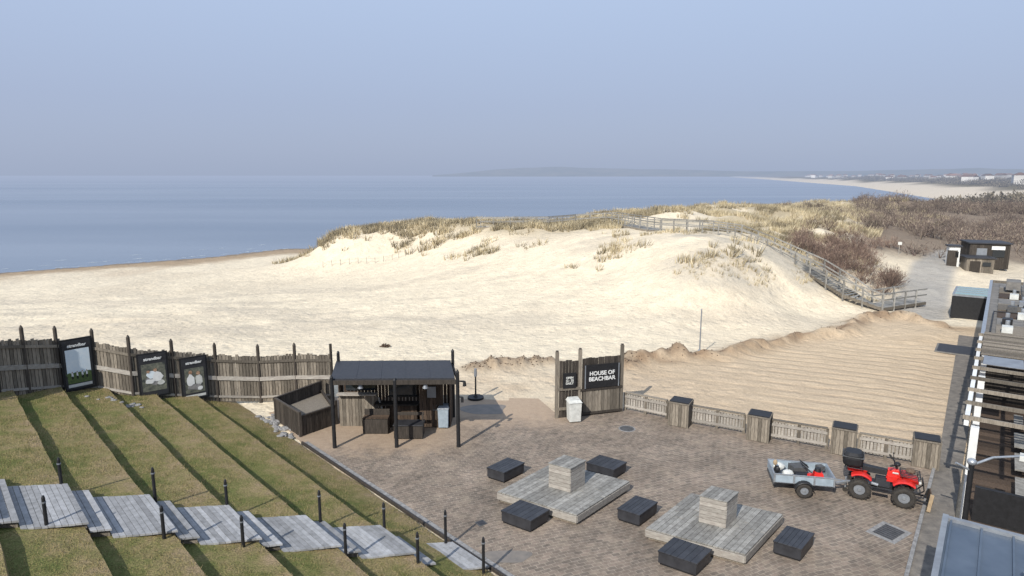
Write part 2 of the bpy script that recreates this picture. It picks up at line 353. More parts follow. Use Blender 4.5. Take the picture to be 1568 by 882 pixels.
F=np.stack([I*b_+J,(I+1)*b_+J,(I+1)*b_+J+1,I*b_+J+1],-1).reshape(-1,4)
m,nt=newmat('dry_lawn')
P=wpos(nt); sx=N(nt,'ShaderNodeSeparateXYZ'); nt.links.new(P,sx.inputs[0])
s_=mathn(nt,'ADD',sx.outputs[0],mathn(nt,'MULTIPLY',mathn(nt,'SUBTRACT',sx.outputs[1],15.4),.925))
k_=mathn(nt,'FRACT',mathn(nt,'ADD',mathn(nt,'DIVIDE',mathn(nt,'SUBTRACT',-.74,s_),2.1),20))
g1=noise(nt,P,1.8,4,.75); g2=noise(nt,P,22,2,.7); g3=noise(nt,P,.35,2,.6)
gf=mathn(nt,'ADD',mathn(nt,'MULTIPLY',k_,.28),mathn(nt,'ADD',mathn(nt,'MULTIPLY',g1,.75),mathn(nt,'MULTIPLY',g3,.35)))
col=ramp(nt,gf,[(.46,(.29,.215,.13)),(.62,(.235,.19,.09)),(.76,(.155,.15,.055)),(.95,(.095,.12,.035))])
col=mixc(nt,1.0,col,ramp(nt,g2,[(.3,.65),(.7,1.25)]),'MULTIPLY')
finish(nt,col,.95,bumpn(nt,g2,.9,.05),0,0,.1)
npmesh('terraced_lawn',np.stack([XX.ravel(),YY.ravel(),ZZ],1),F,m,False,None,4)
def blades(name,x,y,z,h,w,mat,lean=.5,n_=None):
    n=len(x);a=rng.random(n)*6.283;b2=rng.random(n)*6.283
    wx,wy=np.cos(a)*w/2,np.sin(a)*w/2
    lx,ly=np.cos(b2)*h*lean*rng.random(n),np.sin(b2)*h*lean*rng.random(n)
    V=np.stack([np.stack([x-wx,y-wy,z-.02],1),np.stack([x+wx,y+wy,z-.02],1),np.stack([x+lx,y+ly,z+h],1)],1).reshape(-1,3)
    return npmesh(name,V,np.arange(3*n).reshape(-1,3),mat)
m,nt=newmat('grass_blades')
g=N(nt,'ShaderNodeNewGeometry'); r=g.outputs['Random Per Island']
gn=noise(nt,g.outputs['Position'],1.8,3,.7)
rr_=mathn(nt,'ADD',mathn(nt,'MULTIPLY',r,.5),mathn(nt,'MULTIPLY',mathn(nt,'SUBTRACT',gn,.3),1.1))
finish(nt,ramp(nt,rr_,[(.1,(.34,.265,.155)),(.45,(.27,.215,.105)),(.7,(.17,.165,.06)),(.95,(.10,.125,.04))]),.9,None,0,0,.1)
n=80000; yy=rng.uniform(11,27.5,n); s2=-.74-rng.random(n)*2.1*8.5; xx=s2-(yy-15.4)*.925
yf=np.interp(xx,[p[0] for p in FEN],[p[1] for p in FEN])
yfar=15.3+(s2+11.3)*.1; ynr=13.6+(s2+10.3)*.17
k=(yy<yf)&~((yy<yfar+.1)&(yy>ynr-.1))&(vn(xx,yy,.8,3)>.25)
xx,yy=xx[k],yy[k]; n=len(xx)
blades('lawn_grass',xx,yy,lawnz(xx,yy),rng.uniform(.03,.085,n),.016,m,.9)
# ------------------------------------------------------------------ dune grass / shrubs
m,nt=newmat('marram_grass')
g=N(nt,'ShaderNodeNewGeometry'); P=g.outputs['Position']
c1=ramp(nt,g.outputs['Random Per Island'],[(0,(.20,.15,.085)),(.25,(.36,.295,.175)),(.7,(.54,.455,.29)),(1,(.68,.59,.42))])
col=mixc(nt,1.0,c1,ramp(nt,noise(nt,P,.28,2),[(.38,.5),(.6,1.12)]),'MULTIPLY')
finish(nt,col,.9,None,0,2600,.1)
cx=[];cy=[];cs=[]
def clump(n,x0,x1,y0,y1,cond,s0=.5,s1=1.1):
    x=rng.uniform(x0,x1,n);y=rng.uniform(y0,y1,n);z=terrain(x,y)
    k=cond(x,y,z); cx.extend(x[k]);cy.extend(y[k]);cs.extend(rng.uniform(s0,s1,k.sum()))
dn=lambda x,y:vn(x,y,5,70)*.6+vn(x,y,1.8,71)*.4
yc=lambda x:np.interp(x,[-34,-25,-22,-16,-10,-7,0,5,12],[88,85.5,86,86.5,82,77.5,74,71.5,70])
clump(9000,-33,12,70,100,lambda x,y,z:(z>.8)&(dn(x,y)>.37)&(y>yc(x))&(y<yc(x)+12),.45,1.1)
clump(1600,-26,12,66,90,lambda x,y,z:(z>1.6)&(dn(x,y)>.60)&(y>yc(x)-3.5),.4,.9)
clump(12000,8,62,60,125,lambda x,y,z:(z>2.9)&(dn(x,y)>.49-.002*(y-60))&((y>69)|(x>18))&(x/y<.56),.45,1.0)
clump(4500,50,130,95,190,lambda x,y,z:(z>2.0)&(dn(x,y)>.42)&((x/y<.60)|(dn(x+40,y)>.62)),.6,1.2)
clump(900,-5,24,56,72,lambda x,y,z:(z>2.0)&(dn(x,y)>.70),.3,.7)
clump(700,13,26,47,58,lambda x,y,z:(z>1.8)&(dn(x,y)>.62),.2,.45)
for px,py,n,s in((8.4,57.1,12,1.1),(8.9,57.6,8,.9),(-3,67.5,14,.9),(-3.6,70,20,1.1),(2,66,5,.6),(13.6,48.9,8,.9),(-31.5,95.5,45,1.6),(-29,93,45,1.6),(-27,91,34,1.4),(-24.5,88,40,1.3),(-22,86,30,1.2),(-13,82,20,1.2),(-9,78,26,1.3),(25.5,54.5,14,1),(23.5,57.5,16,1),(26.2,50.7,12,.9),(33,62,14,1.2),(30,58.5,20,1.4),(17,50.5,6,.8),(19.5,53.5,8,.9)):
    for i in range(n): cx.append(px+random.gauss(0,s));cy.append(py+random.gauss(0,s));cs.append(random.uniform(.5,1.0)*(1.3 if py>75 else 1))
cx=np.array(cx);cy=np.array(cy);cs=np.array(cs);cz=terrain(cx,cy)
B=22; bx=np.repeat(cx,B);by=np.repeat(cy,B);bz=np.repeat(cz,B);bs=np.repeat(cs,B);n=len(bx)
a=rng.random(n)*6.283;rr=np.sqrt(rng.random(n))*.5*bs;ox,oy=np.cos(a)*rr,np.sin(a)*rr
h=bs*rng.uniform(.45,1.0,n)*.85; a2=rng.random(n)*6.283;w=.05*bs
lx=np.cos(a)*h*.5+.3*h*rng.random(n);ly=np.sin(a)*h*.5
V=np.stack([np.stack([bx+ox-np.cos(a2)*w,by+oy-np.sin(a2)*w,bz-.12],1),np.stack([bx+ox+np.cos(a2)*w,by+oy+np.sin(a2)*w,bz-.12],1),np.stack([bx+ox+lx,by+oy+ly,bz+h],1)],1).reshape(-1,3)
npmesh('dune_grass',V,np.arange(3*n).reshape(-1,3),m)
def shrubmat(name,st,hz=2600):
    m,nt=newmat(name); g=N(nt,'ShaderNodeNewGeometry')
    c=ramp(nt,g.outputs['Random Per Island'],st)
    c=mixc(nt,1.0,c,ramp(nt,noise(nt,g.outputs['Position'],.12,2),[(.35,.65),(.65,1.25)]),'MULTIPLY')
    finish(nt,c,.95,None,0,hz,.05); return m
def shrubs(name,px,py,rad_,hh,per,mat,w=.035,tl=(.15,.45)):
    px=np.array(px);py=np.array(py);rad_=np.array(rad_);hh=np.array(hh);pz=terrain(px,py)
    x=np.repeat(px,per);y=np.repeat(py,per);z=np.repeat(pz,per);R_=np.repeat(rad_,per);H=np.repeat(hh,per);n=len(x)
    az=rng.random(n)*6.283;el=np.arccos(rng.random(n)*.95);q=.25+.6*rng.random(n)**.6
    q=q*(1+.25*np.sin(az*3+np.repeat(rng.random(len(px))*6,per)))
    dx,dy,dz=np.sin(el)*np.cos(az),np.sin(el)*np.sin(az),np.cos(el)
    sx_,sy_,sz_=x+dx*R_*q,y+dy*R_*q,z+dz*H*q
    L=R_*rng.uniform(tl[0],tl[1],n)
    ddx=dx+rng.normal(0,.5,n);ddy=dy+rng.normal(0,.5,n);ddz=dz+.4+rng.normal(0,.35,n)
    l=np.sqrt(ddx**2+ddy**2+ddz**2);a2=rng.random(n)*6.283;ww=w*rng.uniform(.6,1.4,n)*np.repeat(np.maximum(rad_,.8),per)
    V=np.stack([np.stack([sx_-np.cos(a2)*ww,sy_-np.sin(a2)*ww,sz_],1),np.stack([sx_+np.cos(a2)*ww,sy_+np.sin(a2)*ww,sz_],1),np.stack([sx_+ddx/l*L,sy_+ddy/l*L,sz_+ddz/l*L],1)],1).reshape(-1,3)
    T=5
    tx=np.repeat(px,T);ty=np.repeat(py,T);tz=np.repeat(pz,T);tr_=np.repeat(rad_,T);th_=np.repeat(hh,T);a3=rng.random(len(tx))*6.283
    W=np.stack([np.stack([tx-.035*tr_,ty,tz-.1],1),np.stack([tx+.035*tr_,ty,tz-.1],1),np.stack([tx+np.cos(a3)*tr_*.55,ty+np.sin(a3)*tr_*.55,tz+th_*.7],1)],1).reshape(-1,3)
    V=np.concatenate([V,W]); return npmesh(name,V,np.arange(len(V)).reshape(-1,3),mat)
BR=shrubmat('bare_shrub_twigs',[(0,(.10,.065,.052)),(.5,(.19,.13,.10)),(1,(.30,.22,.16))])
px=[];py=[];pr=[];ph=[]
for X0,Y0,n,s in((29,56.7,9,2.0),(30.5,60,10,2.6),(33,64,10,3),(28,58.5,6,1.6),(31,55.2,6,1.2),(36,70,8,3),(27,60.5,5,1.2)):
    for i in range(n): px.append(X0+random.gauss(0,s));py.append(Y0+random.gauss(0,s));pr.append(random.uniform(.8,1.5));ph.append(random.uniform(.9,1.9))
shrubs('bare_shrub_thicket',px,py,pr,ph,520,BR,.016)
px=[];py=[];pr=[];ph=[]
for i in range(11000):
    y=random.uniform(66,210);x=random.uniform(34,200)
    u=x/y; mound=(((x-52)*.75)**2+(y-100)**2<90)
    lo=.535 if y<100 else .52
    if (u<lo or u>1.1) and not mound: continue
    if y<78 and u<.62: continue
    q=vn(np.array([x]),np.array([y]),9,80)[0]
    if (q<.22 or random.random()>.55) and not mound: continue
    px.append(x);py.append(y);t_=.6 if mound else 1
    pr.append(random.uniform(1.1,2.1)*t_);ph.append(random.uniform(1.2,2.6)*t_)
BR2=shrubmat('scrub_twigs',[(0,(.085,.06,.05)),(.5,(.165,.125,.10)),(1,(.29,.235,.17))])
shrubs('coastal_scrub',px,py,pr,ph,120,BR2,.024,(.1,.3))
px=[];py=[];pr=[];ph=[]
while len(px)<3000:
    r_=random.uniform(190,1600)**1.0;a_=math.radians(random.uniform(24,52));x=r_*math.sin(a_);y=r_*math.cos(a_)
    d=x-float(np.interp(y,SY,SX))
    if d<70 or random.random()>.75: continue
    px.append(x);py.append(y);pr.append(random.uniform(3,6)*(1+r_/1500));ph.append(random.uniform(1.5,3.2)*(1+r_/1500))
BR3=shrubmat('far_wood_twigs',[(0,(.08,.068,.052)),(.5,(.135,.115,.082)),(1,(.22,.185,.13))],1900)
shrubs('distant_trees',px,py,pr,ph,60,BR3,.06,(.1,.22))
mb=MB()
for i in range(130):
    r_=random.uniform(420,2600);a_=math.radians(random.uniform(24,40));x=r_*math.sin(a_);y=r_*math.cos(a_)
    if x-float(np.interp(y,SY,SX))<90: continue
    z=gz(x,y);a_=random.random()*3;w,d,h=random.uniform(8,15),random.uniform(7,9),random.uniform(3,6)
    mb.box((x,y,z+h/2+1),(w,d,h+2),'house',a_)
    ca,sa=math.cos(a_),math.sin(a_);g=lambda u,v,q:(x+u*ca-v*sa,y+u*sa+v*ca,z+q)
    b0=[g(-w/2-.3,-d/2-.3,h+2.02),g(w/2+.3,-d/2-.3,h+2.02),g(w/2+.3,d/2+.3,h+2.02),g(-w/2-.3,d/2+.3,h+2.02)]
    t0=[g(-w/2-.3,-.1,h+4.2),g(w/2+.3,-.1,h+4.2),g(w/2+.3,.1,h+4.2),g(-w/2-.3,.1,h+4.2)]
    mb.hexa(b0,t0,'houseroof')
mb.obj('distant_houses')
# ------------------------------------------------------------------ plaza
m,nt=newmat('paving_setts')
P=wpos(nt)
br=N(nt,'ShaderNodeTexBrick'); br.inputs['Scale'].default_value=1; br.inputs['Brick Width'].default_value=.24; br.inputs['Row Height'].default_value=.13; br.inputs['Mortar Size'].default_value=.012; br.inputs['Mortar Smooth'].default_value=.3
br.inputs['Color1'].default_value=(.235,.183,.143,1);br.inputs['Color2'].default_value=(.155,.127,.103,1);br.inputs['Mortar'].default_value=(.285,.235,.182,1)
dn_=N(nt,'ShaderNodeTexNoise'); dn_.inputs['Scale'].default_value=.25; dn_.inputs['Detail'].default_value=1; nt.links.new(P,dn_.inputs['Vector'])
va=N(nt,'ShaderNodeVectorMath',operation='MULTIPLY_ADD'); nt.links.new(dn_.outputs['Color'],va.inputs[0]); va.inputs[1].default_value=(.8,.8,0); nt.links.new(mapping(nt,P,(1,1,1),(0,0,math.radians(-24))),va.inputs[2])
nt.links.new(va.outputs[0],br.inputs['Vector'])
q1=noise(nt,P,.45,4,.65); q2=noise(nt,P,5,3,.7); q3=noise(nt,P,1.6,4,.6)
col=mixc(nt,1.0,br.outputs['Color'],ramp(nt,q1,[(.3,.70),(.7,1.28)]),'MULTIPLY')
col=mixc(nt,1.0,col,ramp(nt,q2,[(.3,.72),(.7,1.22)]),'MULTIPLY')
col=mixc(nt,mathn(nt,'MULTIPLY',ramp(nt,q3,[(.52,0.0),(.74,1.0)]),.45),col,(.35,.285,.21,1))
sx=N(nt,'ShaderNodeSeparateXYZ'); nt.links.new(P,sx.inputs[0])
sy=mathn(nt,'ADD',sx.outputs[1],mathn(nt,'MULTIPLY',mathn(nt,'SUBTRACT',q3,.5),3.2))
sand=mathn(nt,'MULTIPLY',maprange(nt,sy,24.3,26.3),maprange(nt,sx.outputs[0],3.2,1.4))
sand=mathn(nt,'MAXIMUM',sand,mathn(nt,'MULTIPLY',mathn(nt,'MULTIPLY',maprange(nt,sx.outputs[0],-1,-3.2),maprange(nt,sy,22,23.3)),.8))
col=mixc(nt,mathn(nt,'MULTIPLY',sand,.92),col,mixc(nt,q2,(.33,.235,.165,1),(.44,.34,.24,1)))
hh=mathn(nt,'ADD',mathn(nt,'MULTIPLY',br.outputs['Fac'],-.006),mathn(nt,'MULTIPLY',q2,.02))
finish(nt,col,.85,bumpn(nt,hh,.6,1.0),0,0,.25)
M['pave']=m
mb=MB(); pl=[(9,5),(8,10.5),(11.2,15.5),(15.95,21.7),(15.2,21.45),(4.84,27.15),(1.8,26.7),(1.2,28.4),(-3,28.6),(-8.3,28.6),(-10.4,26.6),(-7.9,23.3),(7.3,6.7)]
mb.add([(x,y,0) for x,y in pl],[list(range(len(pl)))],'pave'); mb.obj('paved_plaza',recenter=False)
m,nt=newmat('puddle_damp'); P=wpos(nt); finish(nt,ramp(nt,noise(nt,P,3,4),[(.3,(.15,.135,.12)),(.7,(.22,.19,.16))]),.55); M['damp']=m
mb=MB()
for (x,y,rx,ry) in((-1.15,27.0,.95,.75),(-.1,15.9,.6,.35)):
    pts=[(x+rx*math.cos(t)*(1+.2*math.sin(3*t+x)),y+ry*math.sin(t)*(1+.2*math.cos(2*t))) for t in np.linspace(0,6.283,29)[:-1]]
    mb.add([(a,b,.006) for a,b in pts],[list(range(28))],'damp')
mb.obj('damp_patch')
d=Vector((.68,-.735,0)).normalized(); a=Vector((-7.95,23.35,0)); mb=MB()
n_=Vector((-d.y,d.x,0))
mb.beam(a+Vector((0,0,.03)),a+d*17+Vector((0,0,.03)),.07,.10,'wood_dark')
a2=a+n_*.15
for i in range(34): mb.beam(a2+d*(i*.5)+Vector((0,0,-.012)),a2+d*(i*.5+.485)+Vector((0,0,-.012)),.18,.06,'rock')
mb.obj('plaza_kerb',.005)
mb=MB(); mb.cyl((4.6,24.8,-.02),(4.6,24.8,.008),.34,.34,'rock',24); mb.cyl((4.6,24.8,0),(4.6,24.8,.014),.28,.28,'iron',24); mb.obj('manhole_cover')
mb=MB(); mb.box((10.7,17.1,.0),(1.0,.8,.016),'rock',.6)
mb.box((10.7,17.1,.006),(.74,.54,.022),'iron',.6)
for i in range(7): mb.box((10.7-.27+i*.09,17.1+(-.27+i*.09)*.68,.012),(.03,.5,.02),'roof',.6)
mb.obj('drain_cover')
mb=MB(); mb.box((-.9,17.6,.0),(.28,.28,.02),'iron',.6); mb.box((-.9,17.6,.006),(.2,.2,.02),'roof',.6); mb.obj('drain_grate')
mb=MB()
for px_,py_,r_ in [( -8.6+random.gauss(0,.25)-i*.055,23.9+i*.07+random.gauss(0,.13),random.uniform(.07,.16)) for i in range(34)]+[(-15.2+random.gauss(0,.6),24.2+random.gauss(0,.2),random.uniform(.05,.11)) for i in range(14)]:
    z=max(0,float(lawnz(np.array([px_]),np.array([py_]))[0]))
    mb.ell((px_,py_,z+r_*.05),(r_*1.3,r_,r_*.5),'rock',8,random.random()*3,.2)
mb.obj('border_rocks')
# ------------------------------------------------------------------ timber steps
mb=MB()
for n in range(0,9):
    for f0,f1,z in((0,.75,.38),(.75,1.0,.58)):
        z=.4*n+z
        if n==0: z=.16 if f0==0 else .42
        nb=10 if f0==0 else 3
        for i in range(nb):
            g0=f0+(f1-f0)*i/nb; g1=f0+(f1-f0)*(i+.93)/nb
            s0,s1=-.74-2.1*(n+g0),-.74-2.1*(n+g1)
            q=[]
            for s_,far_ in((s1,0),(s0,0),(s0,1),(s1,1)):
                y=15.3+(s_+11.3)*.1 if far_ else 13.6+(s_+10.3)*.17
                q.append((s_-(y-15.4)*.925,y))
            zz=z+random.uniform(-.004,.004)
            mb.prism(q,zz-.045,zz,'wood_step')
        q=[]
        for s_,far_ in((-.74-2.1*(n+f1),0),(-.74-2.1*(n+f0)-.03,0),(-.74-2.1*(n+f0)-.03,1),(-.74-2.1*(n+f1),1)):
            y=15.22+(s_+11.3)*.1 if far_ else 13.68+(s_+10.3)*.17
            q.append((s_-(y-15.4)*.925,y))
        mb.prism(q,z-.42,z-.05,'wood_old')
mb.obj('timber_steps')
for (x,y,z) in((-11.3,15.3,2.0),(-9.1,15.5,1.65),(-7.4,15.75,1.2),(-5.06,15.95,.8),(-3.4,16.05,.4),(-1.8,16.3,.05),(-10.3,13.35,2.0),(-7.9,13.65,1.6),(-6.25,13.95,1.2),(-4.0,14.4,.75),(-2.3,14.6,.4),(-.72,15.05,0)):
    mb=MB(); mb.cyl((x,y,z-.25),(x,y,z+1.02),.042,.038,'black',12); mb.cyl((x,y,z+1.02),(x,y,z+1.07),.038,.02,'black',12); mb.cyl((x,y,z-.02),(x,y,z+.03),.07,.06,'black',12)
    mb.cyl((x,y,z+.90),(x,y,z+.93),.047,.047,'greymetal',12)
    mb.obj('bollard')
# ------------------------------------------------------------------ fences
CAM=Vector((0,0,0))
def boards(mb,A,B,zA,zB,h,bw,k,gap=.012,th=.025,jag=0,off=0,z0=0.0):
    A=Vector((A[0],A[1],0));B=Vector((B[0],B[1],0));L=(B-A).length;t=(B-A)/L;n=Vector((t.y,-t.x,0))
    if n.dot(CAM-A)<0: n=-n
    c=max(1,round(L/bw));w=L/c
    for i in range(c):
        u=(i+.5)*w;p=A+t*u+n*(off+random.uniform(0,.012));zb=zA+(zB-zA)*u/L
        hh=h+random.uniform(-jag,jag)
        mb.beam(p+Vector((0,0,zb+z0)),p+Vector((0,0,zb+hh)),w-gap,th,k,up=tuple(n))
    return t,n
def rail(mb,A,B,zA,zB,h,off,k,hh=.12,th=.04):
    A=Vector((A[0],A[1],zA+h));B=Vector((B[0],B[1],zB+h));t=(B-A).normalized();n=Vector((t.y,-t.x,0))
    if n.dot(CAM-A)<0: n=-n
    mb.beam(A+n*off,B+n*off,th,hh,k)
for i in range(len(FEN)-1):
    A,B=FEN[i],FEN[i+1]; mb=MB(); zA,zB=A[2]-.05,B[2]-.05
    if i<2:
        boards(mb,A,B,zA,zB,2.2,.15,'wood_old',jag=.04)
        for h in(.5,1.2): rail(mb,A,B,zA,zB,h,.05,'wood_rail')
    else:
        h=2.15
        boards(mb,A,B,zA,zB,h,.13,'wood_old',jag=.07,z0=.05,gap=.02)
        boards(mb,A,B,zA,zB,h*.98,.155,'wood_dark',jag=.03,off=-.07,z0=.05)
        rail(mb,A,B,zA,zB,.28,.045,'wood_rail',.09); rail(mb,A,B,zA,zB,1.12,.05,'wood_rail',.17); rail(mb,A,B,zA,zB,1.9,.045,'wood_old',.11)
    for P_ in (A,):
        mb.cyl((P_[0],P_[1],P_[2]-.3),(P_[0],P_[1],P_[2]+2.55),.08,.07,'wood_dark',10); mb.cyl((P_[0],P_[1],P_[2]+2.55),(P_[0],P_[1],P_[2]+2.66),.07,.02,'wood_dark',10)
    if i==len(FEN)-2: mb.cyl((B[0],B[1],-.3),(B[0],B[1],2.6),.075,.06,'wood_dark',10)
    mb.obj('timber_fence_panel')
def text(body,loc,right,up,size,mat,parent,name='lettering'):
    cu=bpy.data.curves.new(name,'FONT'); cu.body=body; cu.size=size; cu.align_x='CENTER'; cu.align_y='CENTER'; cu.extrude=.004; cu.offset=.006
    cu.materials.append(M[mat]); ob=bpy.data.objects.new(name,cu); COL.objects.link(ob)
    r=Vector(right).normalized();u=Vector(up).normalized();nn=r.cross(u)
    Mx=Matrix((r,u,nn)).transposed().to_4x4(); Mx.translation=Vector(loc)
    ob.parent=parent; ob.matrix_parent_inverse=Matrix.Translation(-parent.location); ob.matrix_basis=Mx
    return ob
def poster(A,B,z,kind,w,h,frac=.5,z0=.15):
    A=Vector((A[0],A[1],0));B=Vector((B[0],B[1],0));t=(B-A).normalized();n=Vector((t.y,-t.x,0))
    if n.dot(CAM-A)<0: n=-n
    if t.cross(Vector((0,0,1))).dot(n)<0: t=-t
    c=A+(B-A)*frac+n*.13; mb=MB(); cnt=[0]
    def pn(u0,u1,v0,v1,o,k,th=.02):
        a=c+t*((u0+u1)/2*w-w/2)+n*o+Vector((0,0,z+z0+v0*h)); b=c+t*((u0+u1)/2*w-w/2)+n*o+Vector((0,0,z+z0+v1*h))
        mb.beam(a,b,(u1-u0)*w,th,k,up=tuple(n))
    def blob(u,v,ru,rv,k):
        cnt[0]+=1; o=.030+cnt[0]*.0025; p=c+t*(u*w-w/2)+n*o+Vector((0,0,z+z0+v*h)); vs=[]
        for j in range(14):
            q=2*math.pi*j/14; s_=1+random.uniform(-.18,.18); vs.append(p+t*(math.cos(q)*ru*w*s_)+Vector((0,0,math.sin(q)*rv*h*s_)))
        mb.add(vs,[list(range(14))],k)
    pn(-.07,1.07,-.04,1.04,-.02,'black',.05)
    pn(0,1,0,1,.012,'black_box')
    if kind==0:
        pn(.08,.92,.2,.82,.018,'blue');pn(.08,.92,.12,.30,.0195,'green')
        for u in(.15,.35,.55,.8): blob(u,.31,.12,.035,'green')
        for u in(.25,.42,.6,.75): blob(u,.30,.035,.05,'white'); blob(u,.355,.02,.014,'skin'); blob(u,.24,.03,.035,'black')
        pn(.08,.92,.04,.10,.0195,'offwhite')
    elif kind==1:
        pn(.06,.94,.12,.78,.018,'photo_dark')
        for u,v,ru,rv,k in((.5,.40,.30,.14,'rock'),(.40,.52,.17,.09,'blue'),(.64,.45,.18,.12,'white'),(.56,.62,.07,.04,'skin'),(.34,.36,.16,.06,'white'),(.74,.30,.15,.06,'offwhite'),(.3,.60,.06,.035,'skin')): blob(u,v,ru,rv,k)
    else:
        pn(.1,.9,.14,.76,.018,'photo_dark')
        for u,v,ru,rv,k in((.34,.46,.17,.15,'white'),(.34,.66,.08,.05,'skin'),(.67,.44,.16,.14,'offwhite'),(.66,.62,.08,.05,'skin'),(.5,.28,.28,.07,'rock'),(.7,.24,.11,.05,'white')): blob(u,v,ru,rv,k)
        pn(.08,.92,.03,.09,.0195,'offwhite')
    ob=mb.obj('advertising_poster')
    text('strandbar',tuple(c+n*.045+Vector((0,0,z+z0+h*.90))),t,(0,0,1),.17*w,'white',ob)
poster(FEN[4],FEN[5],1.45,0,.98,1.95,.5,.2)
poster(FEN[6],FEN[7],.82,1,1.0,1.75,.5,.2)
poster(FEN[7],FEN[8],.38,2,.95,1.75,.45,.2)
# gate panel
mb=MB(); G=[(1.86,25.98),(2.83,26.2),(4.66,26.74)]
for (x,y),h in zip(G,(2.85,2.9,2.95)):
    mb.box((x,y,h/2-.1),(.13,.13,h+.2),'wood_old',.2); mb.box((x,y,h+.02),(.09,.09,.06),'wood_dark',.2)
boards(mb,(1.95,26.0),(2.75,26.18),0,0,2.45,.13,'wood_dark',jag=.03); rail(mb,G[0],G[1],0,0,.4,.06,'wood_old'); rail(mb,G[0],G[1],0,0,1.25,.06,'wood_old')
boards(mb,(2.92,26.23),(4.58,26.71),0,0,2.5,.14,'wood_dark',jag=.02)
boards(mb,(2.95,26.24),(4.55,26.7),0,0,1.1,.14,'wood_old',jag=.01,off=.05,z0=.1)
rail(mb,G[1],G[2],0,0,1.15,.08,'wood_dark',.1); rail(mb,G[1],G[2],0,0,.12,.08,'wood_dark',.1)
ob=mb.obj('entrance_gate_screen')
t=Vector((1.83,.54,0)).normalized();nn=Vector((t.y,-t.x,0)); c=Vector((3.74,26.47,1.72))+nn*.1
mb=MB(); mb.beam(c-Vector((0,0,.5)),c+Vector((0,0,.5)),1.55,.05,'black',up=tuple(nn)); 
for s_ in(-1,1):
    mb.beam(c+nn*.035+t*s_*.76-Vector((0,0,.5)),c+nn*.035+t*s_*.76+Vector((0,0,.5)),.04,.03,'greymetal',up=tuple(nn))
so=mb.obj('bar_sign'); text('HOUSE OF\nBEACHBAR',tuple(c+nn*.04),t,(0,0,1),.24,'white',so)
t2=Vector((.97,.22,0)).normalized();n2_=Vector((t2.y,-t2.x,0));c=Vector((2.36,26.1,1.62))+n2_*.1
mb=MB(); mb.beam(c-Vector((0,0,.32)),c+Vector((0,0,.32)),.55,.04,'black',up=tuple(n2_)); so=mb.obj('notice_board'); text('OPEN\n12 - 22\nDAILY',tuple(c+n2_*.03),t2,(0,0,1),.12,'offwhite',so)
def bin_(x,y,w,d,h,rz,k,lid,name):
    mb=MB(); ca,sa=math.cos(rz),math.sin(rz)
    g=lambda u,v,z:(x+u*ca-v*sa,y+u*sa+v*ca,z)
    s=.9
    mb.hexa([g(-w/2*s,-d/2*s,.04),g(w/2*s,-d/2*s,.04),g(w/2*s,d/2*s,.04),g(-w/2*s,d/2*s,.04)],[g(-w/2,-d/2,h*.86),g(w/2,-d/2,h*.86),g(w/2,d/2,h*.86),g(-w/2,d/2,h*.86)],k)
    mb.hexa([g(-w/2-.03,-d/2-.03,h*.86),g(w/2+.03,-d/2-.03,h*.86),g(w/2+.03,d/2+.03,h*.86),g(-w/2-.03,d/2+.03,h*.86)],[g(-w/2+.04,-d/2+.05,h*.97),g(w/2-.04,-d/2+.05,h*.97),g(w/2-.04,d/2-.03,h),g(-w/2+.04,d/2-.03,h)],lid)
    mb.cyl(g(-w/2+.05,d/2+.02,.09),g(-w/2+.13,d/2+.02,.09),.09,.09,'rubber'); mb.cyl(g(w/2-.13,d/2+.02,.09),g(w/2-.05,d/2+.02,.09),.09,.09,'rubber')
    return mb.obj(name,.012)
bin_(2.55,25.65,.52,.5,.98,.2,'offwhite','offwhite','waste_bin')
bin_(-2.75,25.0,.42,.45,.95,.0,'bluegrey','greymetal','waste_bin')
bin_(-3.05,25.15,.36,.4,.85,.0,'greymetal','bluegrey','waste_bin')
LF=[((4.9,26.95),(6.45,25.9)),((7.3,25.3),(9.1,24.3)),((9.95,23.75),(11.65,22.85)),((12.6,22.4),(14.1,21.6))]
for A,B in LF:
    mb=MB(); boards(mb,A,B,0,0,.72,.115,'wood_rail',jag=.01,z0=.1,gap=.03)
    boards(mb,A,B,0,0,.7,.13,'wood_old',jag=.01,off=-.05,z0=.08)
    t=(Vector(B)-Vector(A)).normalized()
    a3=Vector((*A,.80));b3=Vector((*B,.80)); mb.beam(a3,b3,.15,.045,'wood_old')
    rail(mb,A,B,0,0,.2,.035,'wood_rail',.1); rail(mb,A,B,0,0,.62,.035,'wood_rail',.1)
    for q in(0,.5,1):
        p=Vector(A).lerp(Vector(B),q); mb.box((p.x,p.y,.38),(.1,.1,.8),'wood_old',math.atan2(t.y,t.x))
    mb.obj('low_timber_fence')
for (x,y) in((6.86,25.3),(9.5,23.8),(12.12,22.55),(14.45,21.5)):
    rz=-.52; mb=MB(); ca,sa=math.cos(rz),math.sin(rz)
    w,d_,h=.74,.66,.95
    cs4=[(-w/2,-d_/2),(w/2,-d_/2),(w/2,d_/2),(-w/2,d_/2)]; P4=[(x+a*ca-b*sa,y+a*sa+b*ca) for a,b in cs4]
    mb.prism([(x+(a*.93)*ca-(b*.93)*sa,y+(a*.93)*sa+(b*.93)*ca) for a,b in cs4],0,h-.02,'wood_dark')
    for i in range(4):
        boards(mb,P4[i],P4[(i+1)%4],0,0,h,.12,'wood_old',z0=.02,gap=.01)
        mb.box((P4[i][0],P4[i][1],h/2),(.08,.08,h+.02),'wood_old',rz)
    mb.box((x,y,h+.035),(w+.1,d_+.1,.05),'wood_old',rz); mb.box((x,y,h+.075),(w+.02,d_+.02,.035),'black',rz)
    mb.obj('timber_bin_housing')
